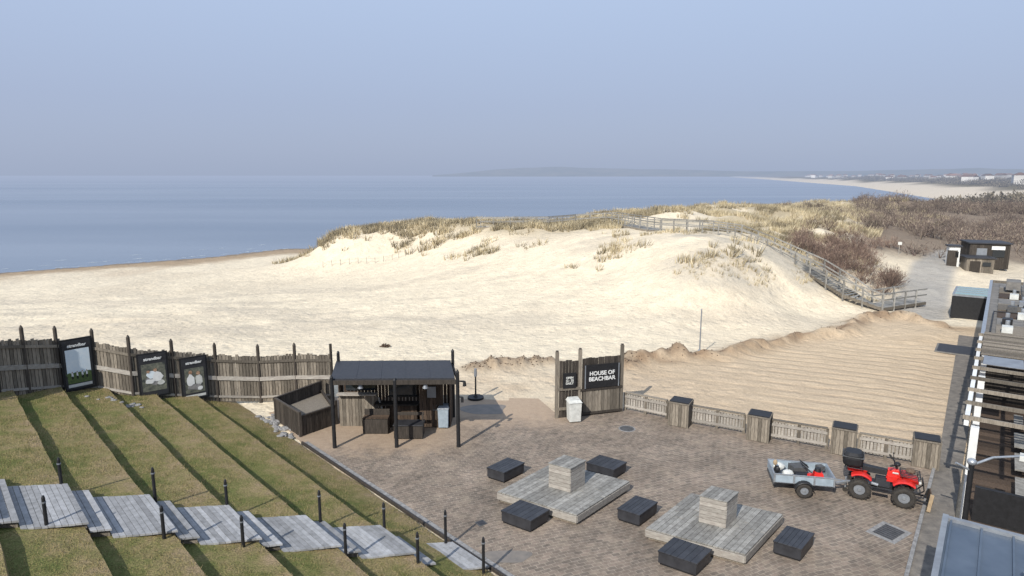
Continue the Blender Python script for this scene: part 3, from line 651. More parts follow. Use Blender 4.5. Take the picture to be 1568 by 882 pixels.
# ------------------------------------------------------------------ platforms and seats
def frame(c,ex,ey):
    c=Vector((*c,0));ex=Vector((*ex,0));ey=Vector((*ey,0)); return lambda u,v,z:tuple(c+ex*u+ey*v+Vector((0,0,z)))
for (F0,L0,R0) in(((1.87,17.46),(-.45,18.88),(3.76,19.56)),((6.03,15.47),(3.72,16.75),(7.83,17.5))):
    ex=np.array(R0)-F0;ey=np.array(L0)-F0;g=frame(F0,ex,ey); mb=MB()
    nb=19
    for i in range(nb):
        u0,u1=i/nb,(i+.94)/nb; z=.34+random.uniform(-.003,.003)
        sp=random.choice((.38,.5,.62))
        for (e0,e1) in((0,sp-.004),(sp+.004,1)):
            mb.hexa([g(e0,u0,z-.04),g(e1,u0,z-.04),g(e1,u1,z-.04),g(e0,u1,z-.04)],[g(e0,u0,z),g(e1,u0,z),g(e1,u1,z),g(e0,u1,z)],'wood_deck')
    mb.hexa([g(.02,.02,0),g(.98,.02,0),g(.98,.98,0),g(.02,.98,0)],[g(.02,.02,.28),g(.98,.02,.28),g(.98,.98,.28),g(.02,.98,.28)],'wood_old')
    for (a,b) in(((0,0),(1,0)),((1,0),(1,1)),((1,1),(0,1)),((0,1),(0,0))):
        mb.beam(g(*a,.19),g(*b,.19),.05,.2,'wood_rail')
    cx0,cx1,cy0,cy1=.40,.67,.36,.63; zt=.34
    mb.hexa([g(cx0+.01,cy0+.01,zt),g(cx1-.01,cy0+.01,zt),g(cx1-.01,cy1-.01,zt),g(cx0+.01,cy1-.01,zt)],[g(cx0+.01,cy0+.01,zt+.76),g(cx1-.01,cy0+.01,zt+.76),g(cx1-.01,cy1-.01,zt+.76),g(cx0+.01,cy1-.01,zt+.76)],'wood_old')
    for j in range(6):
        z0,z1=zt+.003+j*.128,zt+j*.128+.12
        for (a,b) in(((cx0,cy0),(cx1,cy0)),((cx1,cy0),(cx1,cy1)),((cx1,cy1),(cx0,cy1)),((cx0,cy1),(cx0,cy0))):
            mb.beam(g(*a,(z0+z1)/2),g(*b,(z0+z1)/2),.035,z1-z0,'wood_rail')
    for j in range(6):
        a=cy0-.012+(cy1-cy0+.024)*j/6;b=cy0-.012+(cy1-cy0+.024)*(j+.94)/6
        mb.hexa([g(cx0-.012,a,zt+.768),g(cx1+.012,a,zt+.768),g(cx1+.012,b,zt+.768),g(cx0-.012,b,zt+.768)],[g(cx0-.012,a,zt+.80),g(cx1+.012,a,zt+.80),g(cx1+.012,b,zt+.80),g(cx0-.012,b,zt+.80)],'wood_deck')
    mb.obj('timber_platform',.006)
for (F0,L0,R0) in(((-.45,19.95),(-.87,20.34),(.45,20.97)),((3.43,20.2),(2.53,20.9),(3.89,20.85)),((3.63,17.28),(3.05,17.68),(4.38,18.2)),((.66,16.97),(-.34,17.6),(1.11,17.71)),((4.74,14.97),(3.75,15.5),(5.25,15.68)),((7.43,15.6),(6.97,15.98),(8.24,16.44))):
    c=(np.array(L0)+np.array(R0))/2; exv=np.array(R0)-F0; eyv=np.array(L0)-F0
    e1=np.array([.665,.747]);e2=np.array([-.80,.55]) ; e2/=np.linalg.norm(e2)
    l1,l2=np.linalg.norm(exv),np.linalg.norm(eyv); l1=min(max(l1,.82),1.05); l2=min(max(l2,.72),1.05)
    if l1+l2>1.95: l1*=.93;l2*=.93
    o=c-(e1*l1+e2*l2)/2; g=frame(o,e1*l1,e2*l2); mb=MB()
    mb.hexa([g(.05,.05,0),g(.95,.05,0),g(.95,.95,0),g(.05,.95,0)],[g(.05,.05,.06),g(.95,.05,.06),g(.95,.95,.06),g(.05,.95,.06)],'black')
    mb.hexa([g(.02,.02,.06),g(.98,.02,.06),g(.98,.98,.06),g(.02,.98,.06)],[g(.02,.02,.34),g(.98,.02,.34),g(.98,.98,.34),g(.02,.98,.34)],'black_box')
    for i in range(6):
        a,b=i/6,(i+.97)/6
        mb.hexa([g(0,a,.345),g(1,a,.345),g(1,b,.345),g(0,b,.345)],[g(0,a,.39),g(1,a,.39),g(1,b,.39),g(0,b,.39)],'black_box')
    mb.obj('black_box_seat',.006)
# ------------------------------------------------------------------ kiosk shelter
mb=MB()
FL,FR,BR_,BL=(-6.6,22.95),(-2.0,23.05),(-2.45,26.1),(-7.15,26.0)
for (x,y),h in((FL,2.72),((-4.3,23.0),2.6),(FR,2.9),(BL,2.8),(BR_,2.85)):
    mb.cyl((x,y,-.2),(x,y,h),.075 if y<24 else .07,.065,'black',12)
    mb.cyl((x,y,h),(x,y,h+.09),.065,.02,'black',12)
zf,zb=2.62,2.42
b0=[(FL[0]-.05,FL[1]+.06,zf-.06),(FR[0]-.1,FR[1]+.06,zf-.06),(BR_[0]-.1,BR_[1]+.05,zb-.06),(BL[0]-.1,BL[1]+.05,zb-.06)]
mb.hexa(b0,[(x,y,z+.09) for x,y,z in b0],'roof')
for i in range(1,5):
    q=i/5; a=Vector(b0[0]).lerp(Vector(b0[1]),q);b=Vector(b0[3]).lerp(Vector(b0[2]),q); mb.beam(a+Vector((0,0,.093)),b+Vector((0,0,.093)),.05,.012,'roof')
mb.beam((FL[0]-.1,FL[1],zf-.1),(FR[0],FR[1],zf-.1),.06,.17,'wood_dark'); mb.beam((BL[0],BL[1],zb-.16),(BR_[0],BR_[1],zb-.16),.06,.16,'wood_dark')
mb.beam((FL[0],FL[1]+.1,zf-.12),(BL[0],BL[1],zb-.18),.06,.14,'wood_dark');mb.beam((FR[0],FR[1]+.1,zf-.12),(BR_[0],BR_[1],zb-.18),.06,.14,'wood_dark')
boards(mb,(-6.95,25.1),(-5.4,25.1),0,0,1.35,.13,'wood_old',jag=.015)
boards(mb,(-6.95,25.35),(-2.5,25.35),0,0,2.28,.14,'wood_brown',jag=.01)
boards(mb,(-3.7,24.95),(-2.75,24.95),0,0,2.25,.13,'wood_brown')
boards(mb,(-5.0,24.95),(-3.8,24.95),0,0,1.0,.13,'wood_brown')
boards(mb,(-6.95,25.1),(-7.05,26.0),0,0,2.2,.13,'wood_brown')
boards(mb,(-2.5,25.0),(-2.5,26.0),0,0,2.2,.13,'wood_brown')
mb.box((-4.6,24.9,1.03),(1.75,.45,.05),'wood_dark'); mb.box((-6.2,25.0,1.38),(1.6,.3,.05),'wood_rail')
mb.box((-6.1,25.28,1.75),(1.2,.04,.6),'darkglass'); mb.box((-4.4,25.28,1.6),(1.1,.04,.75),'darkglass')
mb.box((-4.4,25.25,2.0),(1.25,.06,.06),'wood_rail'); mb.box((-4.4,25.25,1.2),(1.25,.06,.05),'wood_dark')
mb.box((-3.2,24.88,1.5),(.35,.03,.45),'greymetal')
mb.beam((-5.35,25.0,1.25),(-4.95,24.6,.2),.05,.05,'wood_rail'); mb.beam((-2.0,23.05,2.55),(-1.72,23.0,2.55),.05,.05,'black'); mb.cyl((-1.74,23,2.38),(-1.74,23,2.55),.07,.05,'black')
mb.beam((-2.0,23.05,1.95),(-1.82,23.0,1.95),.04,.04,'black'); mb.box((-1.83,23,1.85),(.1,.1,.18),'black')
for x in(-5.6,-3.2): mb.cyl((x,23.15,2.25),(x,23.15,2.45),.11,.05,'greymetal')
mb.obj('beach_kiosk')
mb=MB()
for j in range(3): mb.box((-5.35,24.35+j*.13,.62),(1.0,.11,.035),'wood_brown')
mb.box((-5.35,24.45,.3),(.98,.4,.58),'wood_dark'); mb.box((-5.35,24.7,.75),(1.0,.04,.25),'wood_dark')
mb.obj('storage_bench',.008)
mb=MB(); mb.box((-3.98,24.0,.28),(1.1,.55,.5),'wood_dark'); mb.box((-3.98,24.0,.56),(1.16,.6,.05),'black_box')
for u in(-.5,.5):
    mb.box((-3.98+u,24.22,.7),(.06,.06,.3),'wood_dark')
mb.box((-3.98,24.24,.85),(1.1,.05,.12),'wood_dark'); mb.obj('timber_chest',.008)
mb=MB(); RP=[(-9.75,25.7),(-8.2,24.0),(-7.15,25.3),(-8.5,27.9)]
mb.prism([(x*.985-.13,y*.985+.38) for x,y in RP],0,.45,'wood_old')
for i,(h) in enumerate((.95,.8,.55,.95)):
    a,b=RP[i],RP[(i+1)%4]; boards(mb,a,b,0,0,h,.13,'wood_dark'); 
    mb.beam((a[0],a[1],h+.02),(b[0],b[1],h+.02),.09,.05,'wood_dark')
for x,y in RP: mb.box((x,y,.5),(.1,.1,1.02),'wood_dark',.7)
mb.obj('raised_timber_planter')
mb=MB(); z=gz(-1.65,28.5); mb.cyl((-1.65,28.4,z-.05),(-1.65,28.4,z+.09),.38,.36,'black',24); mb.cyl((-1.65,28.4,z+.09),(-1.65,28.4,z+.16),.12,.07,'black'); mb.cyl((-1.65,28.4,z+.1),(-1.65,28.4,z+1.35),.04,.035,'black'); mb.cyl((-1.65,28.4,z+1.05),(-1.65,28.4,z+1.4),.07,.06,'greymetal'); mb.obj('parasol_base')
mb=MB(); z=gz(10.52,35.49); mb.cyl((10.52,35.49,z-.3),(10.52,35.49,z+2.3),.04,.035,'greymetal',8); mb.cyl((10.52,35.49,z+2.3),(10.52,35.49,z+2.36),.05,.04,'steel',8); mb.cyl((10.52,35.49,z-.02),(10.52,35.49,z+.05),.12,.05,'greymetal',8); mb.obj('volleyball_post')
mb=MB(); z=gz(-7.58,37.92)
for i in range(26): mb.ell((-7.58+random.gauss(0,.13),37.92+random.gauss(0,.1),z+.04+random.random()*.12),(random.uniform(.06,.12),.05,.05),'weed',6,random.random()*3,.25)
mb.obj('seaweed_clump')
mb=MB()
for i in range(300):
    if i<220: a_=random.choice([(-.9,33.3),(.3,33.6),(-2,33),(1.2,33.9),(6.2,34.6),(9.1,35.5),(5.7,33.9)]); x=a_[0]+random.gauss(0,.5);y=a_[1]+random.gauss(0,.3)
    else:
        j=random.randrange(len(BERM)-1); q=random.random(); x=BERM[j][0]*(1-q)+BERM[j+1][0]*q+random.gauss(0,.3);y=BERM[j][1]*(1-q)+BERM[j+1][1]*q+random.gauss(0,.3)
    mb.ell((x,y,gz(x,y)+.01),(random.uniform(.02,.07),.03,.03),'weed',5,random.random()*3,.3)
mb.obj('washed_up_weed')
mb=MB(); mb.box((25.7,36.7,.03),(2.3,1.9,.06),'grey_roof',.93); mb.box((25.7,36.7,.065),(2.1,1.7,.02),'roof',.93); mb.obj('ground_mat')
# ------------------------------------------------------------------ dune boardwalk
WK=[(-4,78,4.0),(0,77,4.1),(4.2,75.9,4.2),(7.5,77,4.4),(11.3,74.5,4.8),(13.9,63.8,4.8),(17.6,58.7,4.9),(19.6,56.5,4.7),(22,55.3,3.7),(24.4,51.7,2.3),(25.6,48.8,1.2),(27,47.4,.5),(31.6,50.4,.35)]
mb=MB(); W_=.85
def side(i,s):
    p=Vector(WK[i]); t=Vector((0,0,0))
    if i>0: t+=(Vector(WK[i])-Vector(WK[i-1])).normalized()
    if i<len(WK)-1: t+=(Vector(WK[i+1])-Vector(WK[i])).normalized()
    t.z=0;t.normalize(); return p+Vector((t.y,-t.x,0))*s*W_
for i in range(len(WK)-1):
    L0,R0,L1,R1=side(i,-1),side(i,1),side(i+1,-1),side(i+1,1); ln=(L1-L0).length
    c=max(2,int(ln/.22))
    for j in range(c):
        a,b=j/c,(j+.86)/c
        q=[L0.lerp(L1,a),R0.lerp(R1,a),R0.lerp(R1,b),L0.lerp(L1,b)]
        zz=(q[0].z+q[2].z)/2
        mb.hexa([(v.x,v.y,zz-.04) for v in q],[(v.x,v.y,zz) for v in q],'wood_deck')
    for A_,B_ in((L0,L1),(R0,R1)):
        dn3=Vector((0,0,-.14)); mb.beam(A_+dn3,B_+dn3,.07,.2,'wood_old')
        for h in(.55,1.0): mb.beam(A_+Vector((0,0,h)),B_+Vector((0,0,h)),.05,.09,'wood_deck')
        c=max(1,round((B_-A_).length/1.7))
        for j in range(c):
            p=A_.lerp(B_,j/c); zg=min(gz(p.x,p.y)-.3,p.z-.3); mb.box((p.x,p.y,(p.z+1.05+zg)/2),(.10,.10,p.z+1.05-zg),'wood_deck')
mb.obj('dune_boardwalk')
mb=MB(); pts=[(-23.5,80.5),(-19,80),(-14.5,78.5),(-11,77),(-9.5,78.5)]; prev=None
for i in range(len(pts)-1):
    for j in range(4):
        p=Vector(pts[i]).lerp(Vector(pts[i+1]),j/4); z=gz(p.x,p.y); mb.cyl((p.x,p.y,z-.2),(p.x,p.y,z+.75),.035,.03,'wood_rail',6)
        q=Vector((p.x,p.y,z))
        if prev is not None:
            for h in(.6,): mb.beam(prev+Vector((0,0,h)),q+Vector((0,0,h)),.02,.02,'wood_rail')
        prev=q
mb.obj('sand_fence')
def cabin(x,y,w,d_,h,rz,k,name,sign=False):
    z=gz(x,y)-.1; mb=MB(); ca,sa=math.cos(rz),math.sin(rz); g=lambda u,v:(x+u*ca-v*sa,y+u*sa+v*ca)
    P4=[g(-w/2,-d_/2),g(w/2,-d_/2),g(w/2,d_/2),g(-w/2,d_/2)]
    mb.prism([g(-w/2+.03,-d_/2+.03),g(w/2-.03,-d_/2+.03),g(w/2-.03,d_/2-.03),g(-w/2+.03,d_/2-.03)],z,z+h,k)
    for i in range(4): boards(mb,P4[i],P4[(i+1)%4],z,z,h,.2,k)
    mb.prism([g(-w/2-.15,-d_/2-.15),g(w/2+.15,-d_/2-.15),g(w/2+.15,d_/2+.15),g(-w/2-.15,d_/2+.15)],z+h,z+h+.12,'roof')
    a=g(-w*.2,-d_/2-.05); mb.box((a[0],a[1],z+h*.42),(.85,.06,h*.8),'wood_dark' if k!='wood_dark' else 'greymetal',rz)
    a=g(w*.22,-d_/2-.05); mb.box((a[0],a[1],z+h*.62),(w*.3,.06,h*.28),'darkglass',rz)
    if sign: a=g(w*.2,-d_/2-.09); mb.box((a[0],a[1],z+h*.85),(w*.33,.05,.35),'white',rz)
    return mb.obj(name)
cabin(46.9,64.5,3.3,3,2.4,-.35,'wood_dark','beach_cabin',True)
cabin(44.8,62.4,2.2,2,1.4,-.35,'wood_old','changing_hut')
cabin(43.6,64.2,.9,1.0,2.0,-.35,'white','portable_toilet')
mb=MB(); g=lambda u,v:(33.9+u*.6+v*.8,46.4+u*.8-v*.6)
P4=[g(-2.0,-1.6),g(2.0,-1.6),g(2.0,1.4),g(-2.0,1.4)]
mb.prism(P4,-.05,1.55,'black'); mb.prism([g(-2.05,-1.65),g(2.05,-1.65),g(2.05,1.45),g(-2.05,1.45)],1.55,1.68,'greymetal'); mb.prism([g(-1.9,-1.5),g(1.9,-1.5),g(1.9,1.3),g(-1.9,1.3)],1.68,1.71,'glassgreen')
for u in(-1,0,1): mb.beam((*g(u,-1.5),1.72),(*g(u,1.3),1.72),.05,.05,'greymetal')
for u in(-1.9,-.95,0,.95,1.9): mb.beam((*g(u,-1.62),0),(*g(u,-1.62),1.5),.06,.04,'black_box')
mb.obj('storage_container')
for (x,y,h) in((39.6,66.5,1.4),):
    mb=MB(); z=gz(x,y); mb.cyl((x,y,z-.2),(x,y,z+h),.04,.04,'wood_rail',8); mb.box((x,y-.05,z+h-.2),(.35,.04,.3),'offwhite',-.5); mb.obj('path_sign')
# ------------------------------------------------------------------ restaurant building on the right
def Q(p,q,z): return (OB[0]+.6*p+.8*q,OB[1]+.8*p-.6*q,z)
def Qb(mb,p0,p1,q0,q1,z0,z1,k): mb.hexa([Q(p0,q1,z0),Q(p1,q1,z0),Q(p1,q0,z0),Q(p0,q0,z0)],[Q(p0,q1,z1),Q(p1,q1,z1),Q(p1,q0,z1),Q(p0,q0,z1)],k)
mb=MB()
Qb(mb,16,34,.35,9,0,2.75,'wood_dark'); Qb(mb,15.8,34.2,.2,9.2,2.75,2.98,'grey_roof')
Qb(mb,15.7,34.3,.17,.32,2.9,3.12,'steel')
Qb(mb,15.68,15.85,.32,9.2,2.9,3.14,'steel'); Qb(mb,34.1,34.28,.32,9.2,2.9,3.12,'wood_old')
for i in range(8): Qb(mb,16.5+i*2.15,18.3+i*2.15,.7,1.75,2.99,3.05,['wood_old','grey_roof','wood_brown'][i%3])
for i in range(6): Qb(mb,17+i*2.8,19.2+i*2.8,2.2,3.4,3.0,3.2,'wood_old'); 
for i in range(6): Qb(mb,17.1+i*2.8,19.1+i*2.8,2.3,3.3,3.205,3.24,'grey_roof' if i%2 else 'darkglass')
for q in(1.95,3.7): Qb(mb,15.9,34,q,q+.08,2.99,3.09,'steel')
Qb(mb,25,29,4.2,6,3,3.9,'offwhite'); Qb(mb,29.5,31,1.0,1.7,3.2,3.7,'grey_roof')
for p,q,k in((16.6,.9,'offwhite'),(17.3,1.9,'greymetal'),(18.6,.9,'black'),(20.4,1.5,'offwhite'),(22.4,1.1,'iron'),(24.3,1.6,'greymetal'),(26.8,1.2,'offwhite')):
    Qb(mb,p,p+.5,q,q+.4,3.06,3.34,k); mb.cyl(Q(p+.8,q+.2,3.05),Q(p+.8,q+.2,3.5),.09,.09,'steel',10)
mb.tube([Q(16.2,1.85,3.12),Q(20,1.85,3.12),Q(20,3.5,3.12)],.06,'steel'); mb.tube([Q(16.4,.5,3.08),Q(22,.55,3.08),Q(22.2,1.8,3.08),Q(27,1.8,3.15)],.03,'black')
for p in np.arange(16.2,34,1.8):
    mb.cyl(Q(p,1.9,3.0),Q(p,1.9,3.7),.022,.022,'steel',6)
mb.tube([Q(16.2,1.9,3.7),Q(33.8,1.9,3.7)],.022,'steel')
for q in(.2,1.7,3.2,4.7): mb.beam(Q(3,q,2.95),Q(15.7,q,2.95),.12,.2,'white' if q<1 else 'wood_dark')
for p in np.arange(3,15.8,1.55): mb.beam(Q(p,.1,3.1),Q(p,5,3.1),.07,.12,'wood_old')
for p in np.arange(11.2,15.6,.24): mb.beam(Q(p,.3,3.2),Q(p,2.9,3.2),.14,.04,'wood_old')
for p in np.arange(6.2,9.4,.3): mb.beam(Q(p,1.75,3.2),Q(p,4.6,3.2),.12,.04,'wood_brown')
Qb(mb,9.6,11.0,.4,1.6,3.17,3.19,'greymetal')
for p in(3,9,15.4): mb.beam(Q(p,.42,0),Q(p,.42,2.86),.2,.2,'white',up=(.6,.8,0))
for p in(3,9,15.4): mb.beam(Q(p,4.7,0),Q(p,4.7,2.86),.14,.14,'greymetal',up=(.6,.8,0))
for i in range(44): Qb(mb,-2.6+i*.42,-2.6+i*.42+.4,.5,6.2,0,.06+.002*(i%2),'wood_brown')
Qb(mb,-2.7,16,6.2,6.5,0,2.9,'wood_dark')
Qb(mb,4,8,6.1,6.2,.4,2.2,'darkglass');Qb(mb,9,14,6.1,6.2,.4,2.2,'darkglass')
Qb(mb,2.9,3.05,.6,6.2,0,1.1,'black'); 
for p in np.arange(3.2,15.6,.25): mb.beam(Q(p,.42,.08),Q(p,.42,1.0),.03,.03,'black',up=(.6,.8,0))
mb.beam(Q(3,.42,1.02),Q(15.6,.42,1.02),.06,.05,'black')
for p in(4.5,6.8,9.1,11.4):
    Qb(mb,p,p+1.6,2.2,2.9,.72,.78,'wood_deck');Qb(mb,p,p+1.6,1.6,1.9,.42,.47,'wood_deck');Qb(mb,p,p+1.6,3.2,3.5,.42,.47,'wood_deck')
    for a in(.2,1.3): Qb(mb,p+a,p+a+.08,1.65,3.45,.3,.42,'wood_dark');Qb(mb,p+a,p+a+.08,2.3,2.8,.06,.72,'wood_dark')
Qb(mb,-10,-2.8,.3,7,0,2.3,'wood_dark');Qb(mb,-10,-2.7,.15,7.2,2.3,2.42,'glassblue')
for q in np.arange(.2,7.2,.55): Qb(mb,-10,-2.72,q,q+.04,2.42,2.47,'glassblue')
Qb(mb,-2.72,-2.6,.1,7.2,2.28,2.5,'greymetal'); Qb(mb,-10,-2.6,.05,.16,2.28,2.52,'greymetal')
for p,q in((-4.5,1.6),(-3.6,3.0),(-5.6,2.6)): mb.cyl(Q(p,q,2.42),Q(p,q,2.62),.12,.12,'steel'); mb.cyl(Q(p,q,2.62),Q(p,q,2.7),.16,.1,'steel')
Qb(mb,-4.6,-3.4,1.9,2.7,2.42,2.75,'greymetal')
mb.tube([Q(1.5,.45,0),Q(1.5,.45,2.3)],.07,'black'); mb.tube([Q(1.5,.45,2.25),Q(1.9,.9,2.45),Q(2.4,1.6,2.5)],.035,'steel'); mb.box(Q(2.4,1.6,2.45),(.3,.25,.14),'offwhite',.9)
mb.tube([Q(1.5,.45,2.1),Q(1.3,.1,2.3)],.03,'steel'); mb.ell(Q(1.5,.45,2.35),(.12,.12,.1),'steel')
mb.obj('beach_restaurant')
m,nt=newmat('service_path_paving'); P=wpos(nt); pn_=noise(nt,P,2.5,4,.7); finish(nt,ramp(nt,pn_,[(.3,(.11,.10,.09)),(.7,(.22,.195,.165))]),.9,bumpn(nt,pn_,.5,.08)); M['path']=m
mb=MB(); mb.add([Q(-9,-.55,.012),Q(8.2,-.55,.012),Q(30,-1.05,.012),Q(30,.2,.012),Q(-9,.2,.012)],[[0,1,2,3,4]],'path'); mb.obj('service_path')
mb=MB(); mb.beam(Q(-9,-.58,.03),Q(7.6,-.58,.03),.1,.1,'rock'); mb.obj('path_kerb',.01)
# ------------------------------------------------------------------ ATV
mb=MB()
def wheel(mb,x,y,r,w,k='rubber',knob=True):
    h=w/2
    mb.lathe((x,y,r),'Y',[(-h*.55,r*.5),(-h*.9,r*.56),(-h,r*.82),(-h*.75,r*.97),(0,r),(h*.75,r*.97),(h,r*.82),(h*.9,r*.56),(h*.55,r*.5)],k,24)
    if knob:
        for i in range(16):
            t=2*math.pi*i/16
            for s_ in(-1,1):
                mb.box((x+math.cos(t+.1*s_)*r*.985,y+s_*w*.24,r+math.sin(t+.1*s_)*r*.985),(.035,w*.4,.05),k,0,0,-t)
    for s_ in(-1,1):
        mb.cyl((x,y+s_*h*.5,r),(x,y+s_*h*.56,r),r*.5,r*.5,'greymetal',20); mb.cyl((x,y+s_*h*.5,r),(x,y+s_*h*.8,r),r*.2,r*.14,'steel',12)
for x in(-.60,.60):
    for y in(-.44,.44): wheel(mb,x,y,.32,.26)
    mb.cyl((x,-.4,.32),(x,.4,.32),.035,.035,'black')
mb.box((0,0,.40),(1.2,.22,.12),'black'); mb.box((.02,0,.53),(.40,.30,.26),'roof'); mb.cyl((-.1,-.2,.46),(-.75,-.22,.56),.05,.06,'greymetal',10)
for s_ in(-1,1):
    mb.tube([(.6,s_*.34,.34),(.5,s_*.12,.66)],.03,'steel'); mb.tube([(-.6,s_*.34,.34),(-.5,s_*.12,.66)],.03,'steel')
def fender(x,y,a0,a1,zc,w=.30,r=.42):
    mb.lathe((x,y,zc),'Y',[(-w/2,r-.03),(-w/2+.03,r),(w/2-.03,r),(w/2,r-.03),(w/2,r-.045),(-w/2,r-.045)],'red',10,math.radians(a0),math.radians(a1))
for s_ in(-1,1):
    fender(.60,s_*.38,48,140,.41); fender(-.60,s_*.38,42,128,.41)
mb.hexa([(.44,-.15,.72),(1.02,-.12,.66),(1.02,.12,.66),(.44,.15,.72)],[(.40,-.20,.90),(.96,-.22,.80),(.96,.22,.80),(.40,.20,.90)],'red')
mb.hexa([(.10,-.12,.70),(.46,-.14,.74),(.46,.14,.74),(.10,.12,.70)],[(.14,-.10,.98),(.42,-.11,1.02),(.42,.11,1.02),(.14,.10,.98)],'red')
mb.hexa([(-.96,-.18,.76),(-.45,-.14,.72),(-.45,.14,.72),(-.96,.18,.76)],[(-.98,-.24,.85),(-.42,-.18,.83),(-.42,.18,.83),(-.98,.24,.85)],'red')
mb.hexa([(-.58,-.15,.80),(.14,-.11,.78),(.14,.11,.78),(-.58,.15,.80)],[(-.55,-.12,.97),(.12,-.08,.94),(.12,.08,.94),(-.55,.12,.97)],'black')
for s_ in(-1,1):
    mb.box((-.02,s_*.36,.36),(.44,.18,.035),'black')
    mb.ell((1.0,s_*.13,.74),(.05,.07,.06),'offwhite',10)
    mb.hexa([(.12,s_*.13,.62),(.34,s_*.15,.62),(.34,s_*.17,.62),(.12,s_*.16,.62)],[(.14,s_*.13,.80),(.44,s_*.19,.84),(.44,s_*.21,.84),(.14,s_*.16,.80)],'red')
    mb.box((.34,s_*.155,.93),(.16,.01,.05),'offwhite')
mb.tube([(.44,0,.8),(.33,0,1.16)],.035,'black'); mb.tube([(.2,-.44,1.25),(.29,-.2,1.19),(.33,0,1.17),(.29,.2,1.19),(.2,.44,1.25)],.022,'black')
for s_ in(-1,1): mb.cyl((.23,s_*.30,1.22),(.18,s_*.46,1.255),.03,.03,'rubber',8); mb.tube([(.27,s_*.25,1.2),(.27,s_*.3,1.36)],.01,'black'); mb.ell((.27,s_*.31,1.38),(.02,.06,.04),'black',8)
mb.ell((.38,0,1.17),(.09,.11,.07),'black',12)
for (x0,x1,w,z) in((.48,1.0,.32,.94),(-1.04,-.55,.34,.92)):
    mb.tube([(x0,-w,z),(x1,-w,z),(x1,w,z),(x0,w,z),(x0,-w,z)],.016,'black')
    for i in range(1,5): y=-w+2*w*i/5; mb.tube([(x0,y,z),(x1,y,z)],.012,'black')
    for xx in(x0+.05,x1-.05):
        for yy in(-w*.6,w*.6): mb.tube([(xx,yy,z-.14),(xx,yy,z)],.012,'black')
mb.tube([(.95,-.2,.38),(1.12,-.22,.55),(1.08,-.2,.80),(1.08,.2,.80),(1.12,.22,.55),(.95,.2,.38)],.02,'black')
prof=[(0,.26,.28),(.06,.295,.31),(.24,.31,.33),(.36,.29,.31),(.43,.22,.24)]
vs=[];n8=14
for zz,a_,b_ in prof:
    for j in range(n8):
        t_=2*math.pi*j/n8; ce,se=math.cos(t_),math.sin(t_); sg=lambda v:math.copysign(abs(v)**.5,v)
        vs.append((-.84+a_*sg(ce),b_*sg(se),.94+zz))
fs=[[i*n8+j,i*n8+(j+1)%n8,(i+1)*n8+(j+1)%n8,(i+1)*n8+j] for i in range(4) for j in range(n8)]+[list(range(4*n8,5*n8)),list(range(n8))[::-1]]
mb.add(vs,fs,'black',False); mb.box((-.84,0,1.25),(.62,.67,.02),'iron')
mb.ell((.74,.05,1.01),(.14,.16,.07),'weed',10)
for s_ in(-1,1): mb.beam((.55,s_*.2,.25),(1.25,s_*.25,.2),.05,.05,'black')
mb.hexa([(1.25,-.5,.04),(1.28,-.5,.04),(1.28,.5,.04),(1.25,.5,.04)],[(1.33,-.5,.38),(1.36,-.5,.38),(1.36,.5,.38),(1.33,.5,.38)],'wood_brown')
for y in(-.45,0,.45): mb.beam((1.22,y,.08),(1.3,y,.38),.04,.05,'black')
mb.beam((1.25,-.5,.05),(1.31,-.5,.6),.05,.10,'tan')
mb.obj('quad_bike',.006,loc=(11.62,19.2,0),rz=math.atan2(-.47,.88))
# trailer
mb=MB()
for s_ in(-1,1):
    wheel(mb,0,s_*.64,.24,.15,knob=False)
    mb.lathe((0,s_*.64,.24),'Y',[(-.1,.28),(-.09,.30),(.09,.30),(.1,.28)],'black',10,math.radians(10),math.radians(170))
mb.cyl((0,-.64,.24),(0,.64,.24),.03,.03,'steel')
mb.box((0,0,.40),(1.75,1.04,.04),'greymetal')
for s_ in(-1,1):
    mb.box((0,s_*.53,.54),(1.75,.025,.26),'bluegrey'); mb.box((s_*.885,0,.54),(.025,1.08,.26),'bluegrey')
    mb.beam((-.9,s_*.545,.68),(.9,s_*.545,.68),.035,.03,'steel'); mb.beam((s_*.9,-.55,.68),(s_*.9,.55,.68),.035,.03,'steel')
    for x in(-.88,-.3,.3,.88): mb.box((x,s_*.555,.54),(.05,.03,.28),'steel')
    mb.beam((.3,s_*.35,.34),(1.35,s_*.03,.36),.05,.06,'steel')
mb.beam((1.25,0,.37),(1.75,0,.42),.05,.06,'steel'); mb.ell((1.76,0,.43),(.06,.05,.05),'black'); mb.cyl((1.4,.1,.05),(1.4,.1,.5),.025,.025,'steel'); mb.cyl((1.4,.07,.07),(1.4,.13,.07),.07,.07,'rubber')
mb.box((-.9,0,.35),(.04,1.0,.08),'iron')
for (x,y,z,r) in((-.62,.2,.62,(.2,.16,.12)),(-.42,-.2,.58,(.18,.17,.11)),(-.75,-.2,.68,(.10,.10,.12))): mb.ell((x,y,z),r,'offwhite' if r[0]>.15 else 'black',12,random.random(),.08)
mb.box((-.05,.15,.6),(.45,.4,.26),'iron',.3); mb.box((-.0,-.26,.56),(.42,.22,.18),'black',.1); mb.box((.1,.32,.62),(.3,.2,.16),'black',.5)
mb.hexa([(.36,-.2,.45),(.70,-.20,.45),(.70,.06,.45),(.36,.06,.45)],[(.40,-.16,.68),(.64,-.16,.64),(.64,.02,.64),(.40,.02,.68)],'red'); mb.cyl((.5,-.06,.67),(.5,-.06,.78),.11,.08,'black'); mb.tube([(.3,-.2,.65),(.0,-.18,.90),(.0,.2,.90),(.3,.22,.65)],.015,'black')
mb.box((.66,.3,.64),(.22,.2,.14),'iron',.4); mb.box((.2,-.35,.64),(.14,.1,.1),'red',.9)
mb.tube([(-.8,-.35,.6),(-.85,-.35,1.0)],.02,'black'); mb.ell((-.85,-.35,.98),(.07,.07,.10),'tan',8)
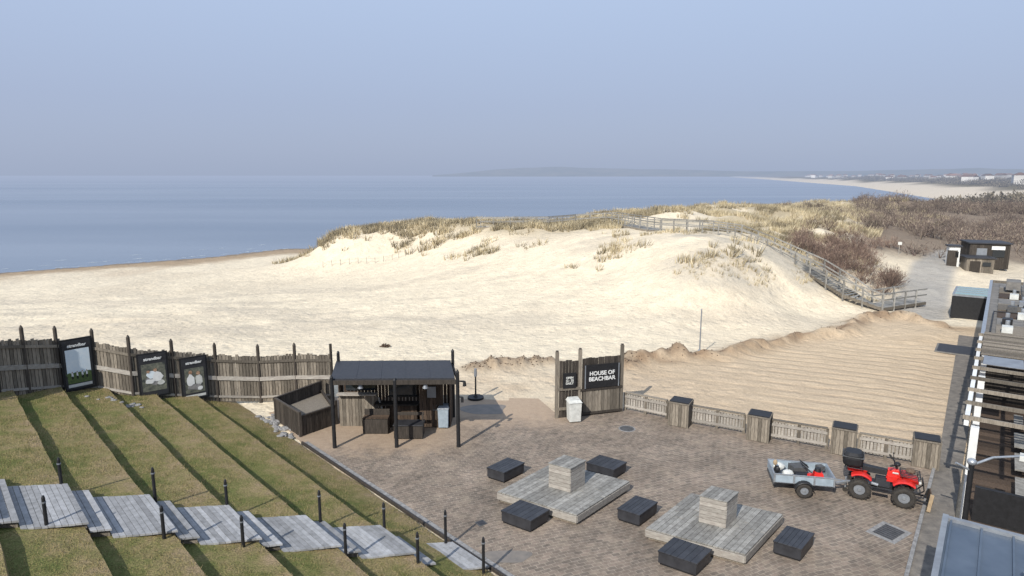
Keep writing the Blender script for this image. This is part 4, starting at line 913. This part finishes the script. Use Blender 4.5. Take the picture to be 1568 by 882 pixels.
mb.obj('utility_trailer',.004,loc=(9.3,19.75,0),rz=math.atan2(-.2,.98))
# ------------------------------------------------------------------ sun, sky, camera
el=math.radians(37); sd=Vector((-.51,-.86,0)).normalized()
sv=Vector((sd.x*math.cos(el),sd.y*math.cos(el),math.sin(el)))
L=bpy.data.lights.new('sun','SUN'); L.energy=5.0; L.angle=math.radians(.5); L.color=(1,.96,.89)
so=bpy.data.objects.new('sun',L); COL.objects.link(so); so.rotation_euler=sv.to_track_quat('Z','Y').to_euler(); so.location=(-20,-30,40)
w=bpy.data.worlds.new('World'); S.world=w; w.use_nodes=True; nt=w.node_tree; bg=nt.nodes['Background']; bg.inputs[1].default_value=.1
sk=nt.nodes.new('ShaderNodeTexSky'); sk.sky_type='NISHITA'; sk.sun_disc=False; sk.sun_elevation=el; sk.sun_rotation=math.atan2(sd.x,sd.y); sk.dust_density=2; sk.air_density=1.2
tc=nt.nodes.new('ShaderNodeTexCoord'); sp=nt.nodes.new('ShaderNodeSeparateXYZ'); nt.links.new(tc.outputs['Generated'],sp.inputs[0])
rp=nt.nodes.new('ShaderNodeValToRGB'); nt.links.new(sp.outputs[2],rp.inputs[0])
cr=rp.color_ramp; cr.elements[0].position=0; cr.elements[0].color=(.385,.455,.615,1); cr.elements[1].position=.32; cr.elements[1].color=(.52,.65,.89,1)
e=cr.elements.new(.10); e.color=(.41,.49,.685,1)
sc=nt.nodes.new('ShaderNodeVectorMath'); sc.operation='SCALE'; sc.inputs[3].default_value=10; nt.links.new(rp.outputs[0],sc.inputs[0])
mx=nt.nodes.new('ShaderNodeMix'); mx.data_type='RGBA'; mx.inputs[0].default_value=.9; nt.links.new(sk.outputs[0],mx.inputs[6]); nt.links.new(sc.outputs[0],mx.inputs[7]); nt.links.new(mx.outputs[2],bg.inputs[0])
cd=bpy.data.cameras.new('camera'); cam=bpy.data.objects.new('camera',cd); COL.objects.link(cam); S.camera=cam
cd.sensor_width=36; cd.lens=36*1000/1568; cd.clip_start=.1; cd.clip_end=40000
cam.location=(0,0,10); cam.rotation_euler=(math.radians(90-9.8),0,0)
S.view_settings.view_transform='Standard'; S.view_settings.look='None'; S.view_settings.exposure=0
